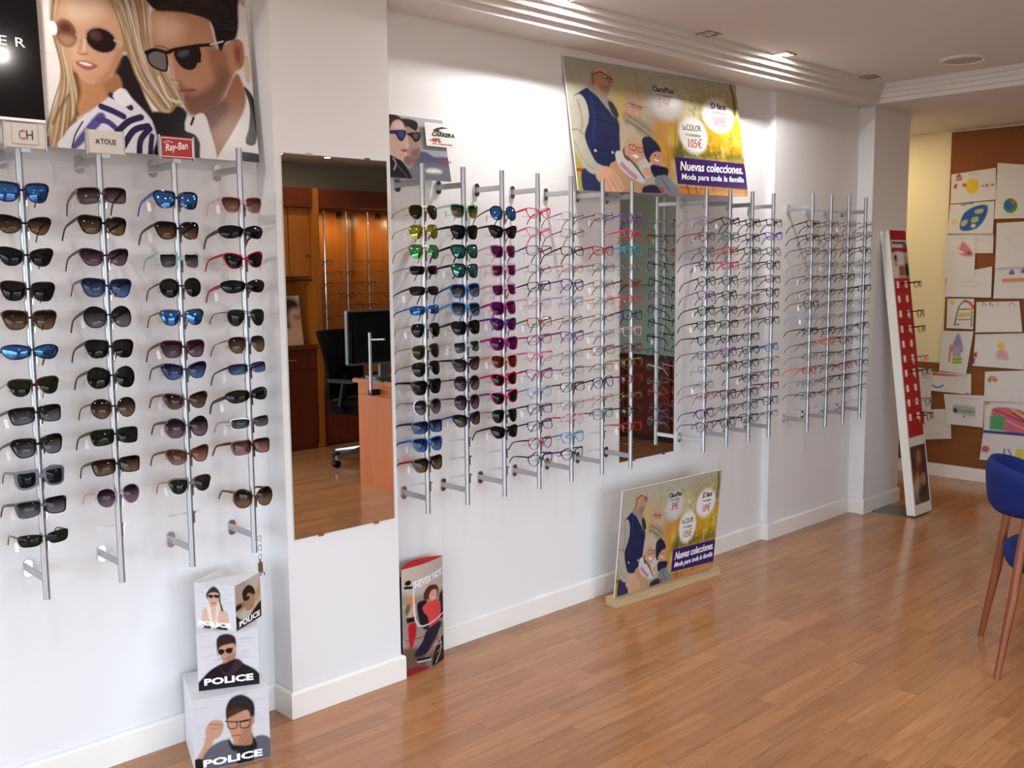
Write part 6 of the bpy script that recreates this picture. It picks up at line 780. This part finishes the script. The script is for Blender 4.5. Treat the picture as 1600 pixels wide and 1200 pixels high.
# ------------------------------------------------------------------ mirrors
mir = mat('silvered_mirror', (.80, .81, .785, 1), .0, 1.0)
def mirror(x0, x1, z0, z1, y, label):
    t = thing('wall_mirror', label, 'mirror', ((x0+x1)/2, y, z0)); w, h = (x1-x0)/2, z1-z0
    MB().box(-w, w, -.005, -.0005, 0, h).build('backing', mat('mirror_edge', '#c9cfc6', .2), t)
    MB().add([(-w+.002, -.0055, .002), (w-.002, -.0055, .002), (w-.002, -.0055, h-.002), (-w+.002, -.0055, h-.002)], [(0, 1, 2, 3)]).build('glass', mir, t)
    for sx in (-.5, .6):
        for z in (0, h): MB().box(sx*w-.011, sx*w+.011, -.0085, -.0005, z-.004, z+.004).build('clip', chrome, t)
mirror(1.742, 2.172, .630, 1.938, 2.927, 'tall frameless mirror on the white pillar, reflecting the desk')
mirror(3.598, 4.026, .620, 1.90, W, 'tall frameless mirror hanging behind the rods of eyeglasses')

# ------------------------------------------------------------------ stacked display boxes
def print_box(F, ang, s, z, label, faces, texts):
    """F = front corner on plan, ang = direction of the front face's lower edge (from its left corner)"""
    t = thing('display_box', label, 'box', (F[0], F[1], z), ang)
    MB().rbox(0, s, 0, s, 0, s, .003, 2).build('carton', mat('white_carton', '#d8d8dc', .45), t)
    for k, a in enumerate(faces):
        if k == 0: fn = plane_f((.001, -.0008, .001), (s-.002, 0, 0), (0, 0, s-.002))
        else: fn = plane_f((s+.0008, .001, .001), (0, s-.002, 0), (0, 0, s-.002))
        link('print', sheet_mesh('print', run_art(ART[a]), fn, gloss_print), t)
    for k, (u, v, w, hh) in enumerate(texts):
        if k == 0: text('lettering', 'POLICE', (u*s, -.0016, v*s), (1, 0, 0), (0, 0, 1), hh*s, white_ink, t, bold=.0012, width=w*s)
        else: text('lettering', 'POLICE', (s+.0016, u*s, v*s), (0, 1, 0), (0, 0, 1), hh*s, white_ink, t, bold=.001, width=w*s)
    return t
print_box((1.295, 2.806), math.atan2(-.076, .223), .234, 0, 'lowest box of the stack, man in glasses and grey sweater', ['box_low'], [(.1, .06, .78, .13)])
print_box((1.342, 2.856), math.atan2(-.084, .168), .188, .2345, 'middle box of the stack, man in dark hooded jacket', ['box_mid'], [(.09, .10, .80, .15)])
print_box((1.370, 2.913), math.atan2(-.128, .072), .148, .423, 'topmost turned box of the stack, woman shading her eyes', ['box_top_a', 'box_top_b'], [(.08, .07, .80, .13), (.1, .06, .82, .16)])

# ------------------------------------------------------------------ curved card totem behind the pillar
tt = thing('card_totem', 'slim curved card display with a red top beside the pillar', 'card display', (2.315, 2.945, 0), math.radians(9))
TW, TH = .117, .425
def bow(u): return .034*(1-(2*u-1)**2)
fr_ = lambda u, v: np.stack([(u*2-1)*TW, -.45*bow(u), (1-v)*TH], -1)
bk_ = lambda u, v: np.stack([(1-u*2)*TW, 1.4*bow(u), (1-v)*TH], -1)
link('front_print', sheet_mesh('front_print', run_art(ART['totem']), fr_, gloss_print), tt)
pb = Paint(24, 8, 1, '#2a2a38'); link('back_card', sheet_mesh('back_card', pb, bk_, matt_print), tt)
MB().box(-TW, -TW+.004, .0, .055, 0, TH-.03).build('side_panel', mat('dark_side_card', '#1c1d26', .5), tt)
hd = text('lettering', 'NEVER HIDE', (-.058, 0, TH*.795), (1, 0, .10), (-.10, 0, 1), .036, white_ink, tt, bold=.0006, width=.165)
for v_ in hd.data.vertices: v_.co.y += -.45*bow((v_.co.x/TW+1)/2)-.0012
N_ = 14; lens = [((2*i/N_-1)*TW, -.45*bow(i/N_)) for i in range(N_+1)]+[((1-2*i/N_)*TW, 1.4*bow(i/N_)) for i in range(1, N_)]
MB().prism(lens, TH-.004, TH+.001).build('red_top', mat('red_card', '#c80c18', .7, spec=.2), tt)

# ------------------------------------------------------------------ red eyewear stand by the end pillar
st = thing('eyewear_stand', 'leaning red and white eyewear stand beside the end pillar', 'display stand', (5.917, 2.621, 0), 0)
lean = math.atan2(.238, 1.77); Ms = Matrix.Rotation(-lean, 4, 'X')
SW_, SH_ = .235, 1.785; shell = mat('white_gloss_plastic', '#e3e0da', .25, coat=.3)
def on(mb, name, m, parent=st, smooth=False):
    mb.v = [tuple(Ms @ Vector(p)) for p in mb.v]; return mb.build(name, m, parent, smooth)
b_ = MB(); b_.rbox(0, SW_, .004, .05, .01, SH_, .012, 3, 'y'); on(b_, 'body', shell)
f_ = MB()
for a in ((0, .014, .012, SH_), (SW_-.008, SW_, .012, .56), (.014, SW_-.008, .012, .075), (.014, SW_-.008, .44, .495)): f_.box(a[0], a[1], -.004, .004, a[2], a[3])
on(f_, 'frame', shell)
red = mat('red_panel', '#b1121d', .4)
r_b = MB(); r_b.box(.014, SW_-.001, -.002, .003, .497, SH_-.002); on(r_b, 'red_panel', red)
def on_sheet(name, art, x0, x1, z0, z1, y):
    g0 = plane_f((x0, y, z0), (x1-x0, 0, 0), (0, 0, z1-z0)); R = np.array(Ms.to_3x3())
    return link(name, sheet_mesh(name, run_art(ART[art]), lambda u, v: g0(u, v)@R.T, matt_print), st)
on_sheet('photo_print', 'stand_low', .016, SW_-.01, .078, .438, -.0025)
on_sheet('header_print', 'stand_top', .016, SW_-.003, SH_-.30, SH_-.003, -.0028)
MB().box(-.02, .235, .05, .27, 0, .006).build('base_plate', mat('steel_plate', '#7f8284', .3, .8), st)
peg = mat('pale_peg', '#d9b9a8', .4)
zz = [1.40, 1.30, 1.20, 1.10, 1.0, .905, .81, .715, .62, .53]
zz = [1.445, 1.355, 1.262, 1.168, 1.075, .985, .895, .80, .71, .62]
for z in zz:
    for x in (.055, .165): q = MB(); q.rbox(x-.007, x+.007, -.012, -.001, z-.022, z+.022, .004, 2, 'y'); on(q, 'peg', peg)
word_ = ['top', 'second', 'third', 'fourth', 'fifth', 'sixth', 'seventh']
sel = [(0, 'erect', 'black'), (2, 'eround', 'black'), (3, 'erect', 'plum'), (5, 'eoval', 'darkred'), (6, 'erect', 'black'), (8, 'eround', 'slate'), (9, 'erect', 'darkbrown')]
for k, (i, sty, c) in enumerate(sel):
    p = Ms @ Vector((.165, -.03, zz[i])); p += Vector((5.917, 2.621, 0))
    eyewear((p.x+.02, p.y-.05, p.z), sty, c, 'c', c, f'{word(c)} {STY[sty][6]} glasses, {word_[k]} down on the red leaning stand', 'eyeglasses on the red stand', pitch=-.1, yaw=.12, roll=0, tagged=k in (1, 2, 3, 4, 6))

# ------------------------------------------------------------------ cork board and children's drawings on the end wall
ck = MB().box(7.255, 7.269, 1.7, 3.055, .84, 2.488).box(7.255, 7.269, 1.7, 3.36, .098, .84)
def cork_mat():
    m = mat('cork', '#96592a', .85, bump=.5, bscale=140, var=.55); return m
tag(ck.build('cork_board', cork_mat()), 'brown cork board covering the end wall', 'cork board')
for i, (d, q, a) in enumerate(PAPERS):
    x = 7.2535-.0022*(i % 4)-.0004*i; rr = random.Random(i)
    P = [np.array((x, yy, z_)) for yy, z_ in q]; cu = rr.uniform(.004, .012)
    def fn(u, v, P=P, cu=cu):
        u, v = u[..., None], v[..., None]; p = (P[0]*(1-u)+P[1]*u)*(1-v)+(P[3]*(1-u)+P[2]*u)*v
        p[..., 0] -= (cu*(v**2)*(.3+.7*np.abs(2*u-1)))[..., 0]; return p
    o = link('childrens_drawing', sheet_mesh('childrens_drawing', run_art(a), fn, matt_print)); pad = ' pinned on the cork board' if len(d.split()) < 8 else ' on the cork board'
    tag(o, "child's drawing with " + d + pad if not d.startswith(('plain', 'tall', 'faint', 'narrow')) else d+' paper'+pad, 'drawing', 'drawings on the cork board')

# ------------------------------------------------------------------ blue chair at the edge of the frame
def blue_chair():
    velvet = mat('blue_velvet', '#0a1d63', .8, spec=.3, bump=.15, bscale=500); lw = wood_mat('chair_beech', '#6d3517', '#8a4a22', .35, .8, None, 2)
    F = Vector((.47, -.883, 0)); rz = math.atan2(F.y, F.x)-math.pi/2
    c = thing('upholstered_chair', 'blue velvet chair with tapered wooden legs at the room side', 'chair', (3.992+.47*.245, 1.451-.883*.245, 0), rz)
    for s in (-1, 1):
        MB().tube([(s*.23, -.245, 0), (s*.205, -.20, .30), (s*.185, -.165, .62)], [.012, .018, .015], 10).build('leg', lw, c, True)
        MB().tube([(s*.21, .23, 0), (s*.18, .17, .41)], [.012, .019], 10).build('leg', lw, c, True)
    # seat pad: rounded superellipse cushion
    V = []; F_ = []; n = 32; rings = [(.80, .385), (.97, .395), (1.0, .42), (.985, .447), (.90, .463), (.6, .471), (.2, .473)]
    for k, z in rings:
        for j in range(n):
            t = 2*math.pi*j/n; cx, sy = math.cos(t), math.sin(t); e = .75
            V.append((.245*k*math.copysign(abs(cx)**e, cx), .03+.235*k*math.copysign(abs(sy)**e, sy), z))
    for i in range(len(rings)-1):
        for j in range(n): F_.append((i*n+j, i*n+(j+1) % n, (i+1)*n+(j+1) % n, (i+1)*n+j))
    F_ += [tuple(range(n-1, -1, -1)), tuple((len(rings)-1)*n+j for j in range(n))]
    m = MB(); m.add(V, F_); m.build('seat', velvet, c, 'all')
    # barrel back: curved shell, higher in the middle, thick padded rim
    V = []; F_ = []; na, nz = 25, 9; R0, th = .265, .045
    for side in (0, 1):
        for i in range(na):
            a = math.radians(-98+196*i/(na-1)); e = abs(i/(na-1)*2-1)
            top = .80-.09*e**2.5; bot = .605+.04*e**3
            for j in range(nz):
                v = j/(nz-1); z = bot+(top-bot)*v; rr = R0-.02*(1-v)**2+(-th/2 if side else th/2)*math.sqrt(max(1-(2*v-1)**6, .02))*(1-.55*e**6)
                V.append((rr*math.sin(a), -rr*math.cos(a)*.80-.055, z))
    for side in (0, 1):
        o = side*na*nz
        for i in range(na-1):
            for j in range(nz-1): F_.append((o+i*nz+j, o+(i+1)*nz+j, o+(i+1)*nz+j+1, o+i*nz+j+1))
    o = na*nz; rim = [i*nz for i in range(na)]+[(na-1)*nz+j for j in range(1, nz)]+[i*nz+nz-1 for i in range(na-2, -1, -1)]+[j for j in range(nz-2, 0, -1)]
    for a, b in zip(rim, rim[1:]+rim[:1]): F_.append((a, b, b+o, a+o))
    m = MB(); m.add(V, F_); m.build('backrest', velvet, c, 'all')
blue_chair()

# ------------------------------------------------------------------ small things
kc = thing('key_chain', 'silver key chain hanging from the signless rod', 'key chain', (1.583, 2.872, .70))
for k in range(5):
    o = MB().tube([(.006*math.cos(a), 0, .009*math.sin(a)) for a in [2*math.pi*i/10 for i in range(10)]], .0014, 5, closed=True).build('chain_link', chrome, kc, True); o.location = (.004*(k % 2), 0, -.02-.016*k); o.rotation_euler = (0, .2, .9*(k % 2))
MB().rbox(-.008, .008, -.002, .002, -.135, -.10, .004, 3, 'y').tube([(0, 0, -.10), (0, 0, -.09)], .003, 6).build('key', mat('key_steel', '#a8a49c', .2, 1.0), kc)
MB().lathe([(.002, -.15), (.009, -.145), (.009, -.136), (.002, -.132)], 12, (.006, 0, 0)).build('charm', chrome, kc, True)
sd = thing('ceiling_speaker', 'round white ceiling speaker before the end cornice', 'speaker', (5.296, 2.189, 2.6))
MB().lathe([(.115, .001), (.115, -.006), (.100, -.012), (.095, -.007)], 32).build('rim', trim_m, sd, True)
MB().lathe([(.094, -.004), (.09, -.009), (.002, -.011)], 28).build('grille', mat('speaker_grille', '#b3aaa4', .6, bump=.5, bscale=400), sd, True)
board('portrait_print', 'portrait print of a long haired woman on the cabinet counter, mirrored', 'poster', (4.60, -1.60, .917), (-.40, 0, 0), (0, -.06, .42), .004, ART['portrait'])
for k, (X, lit, lab) in enumerate([(.86, 1, 'lit square downlight over the near rods'), (2.93, 1, 'lit square downlight before the long rod row'), (3.85, 0, 'unlit square downlight between the two lit ones'), (4.495, 1, 'lit square downlight above the family poster end'), (5.383, 0, 'unlit square downlight near the end cornice')]):
    downlight(X, 2.742, lit, lab, WALL_W*(.45 if k == 0 else 1), (1, .985, .96))
for k, (X, Y) in enumerate([(.3, 1.4), (1.4, 1.4), (2.5, 1.4), (3.6, 1.25), (1.2, -.8), (3.4, -.8)]):
    downlight(X, Y, 1, ['lit downlight over the customer floor, nearest the window', 'second lit downlight over the customer floor', 'third lit downlight over the customer floor', 'fourth lit downlight over the customer floor', 'lit downlight behind the photographer', 'lit downlight over the office desk'][k], ROOM_W*(2.5 if k == 5 else 1), (1, .96, .91))
downlight(6.7, 3.55, 1, 'warm downlight in the alcove behind the end pillar', ALC_W, (1, .78, .5), 2.5)
downlight(6.6, 1.6, 1, 'warm downlight in front of the cork board', CORK_W, (1, .8, .58), 2.5)
# eyeglasses in the cherry niche, reflected in the pillar mirror
for k in range(6):
    for j in range(6):
        c = ['black', 'thin', 'silver', 'darkbrown', 'gold'][(k*2+j*3) % 5]
        eyewear((4.93+.235*k, -1.725, 1.62-.10*j), 'eoval' if (k+j) % 2 else 'erect', c, 'c', c, 'eyeglasses on the %s steel rod of the cherry niche, %s row' % (ORD[k] if k else 'first', ORD[j]), 'eyeglasses in the cherry niche', pitch=.12, yaw=math.pi+.1)
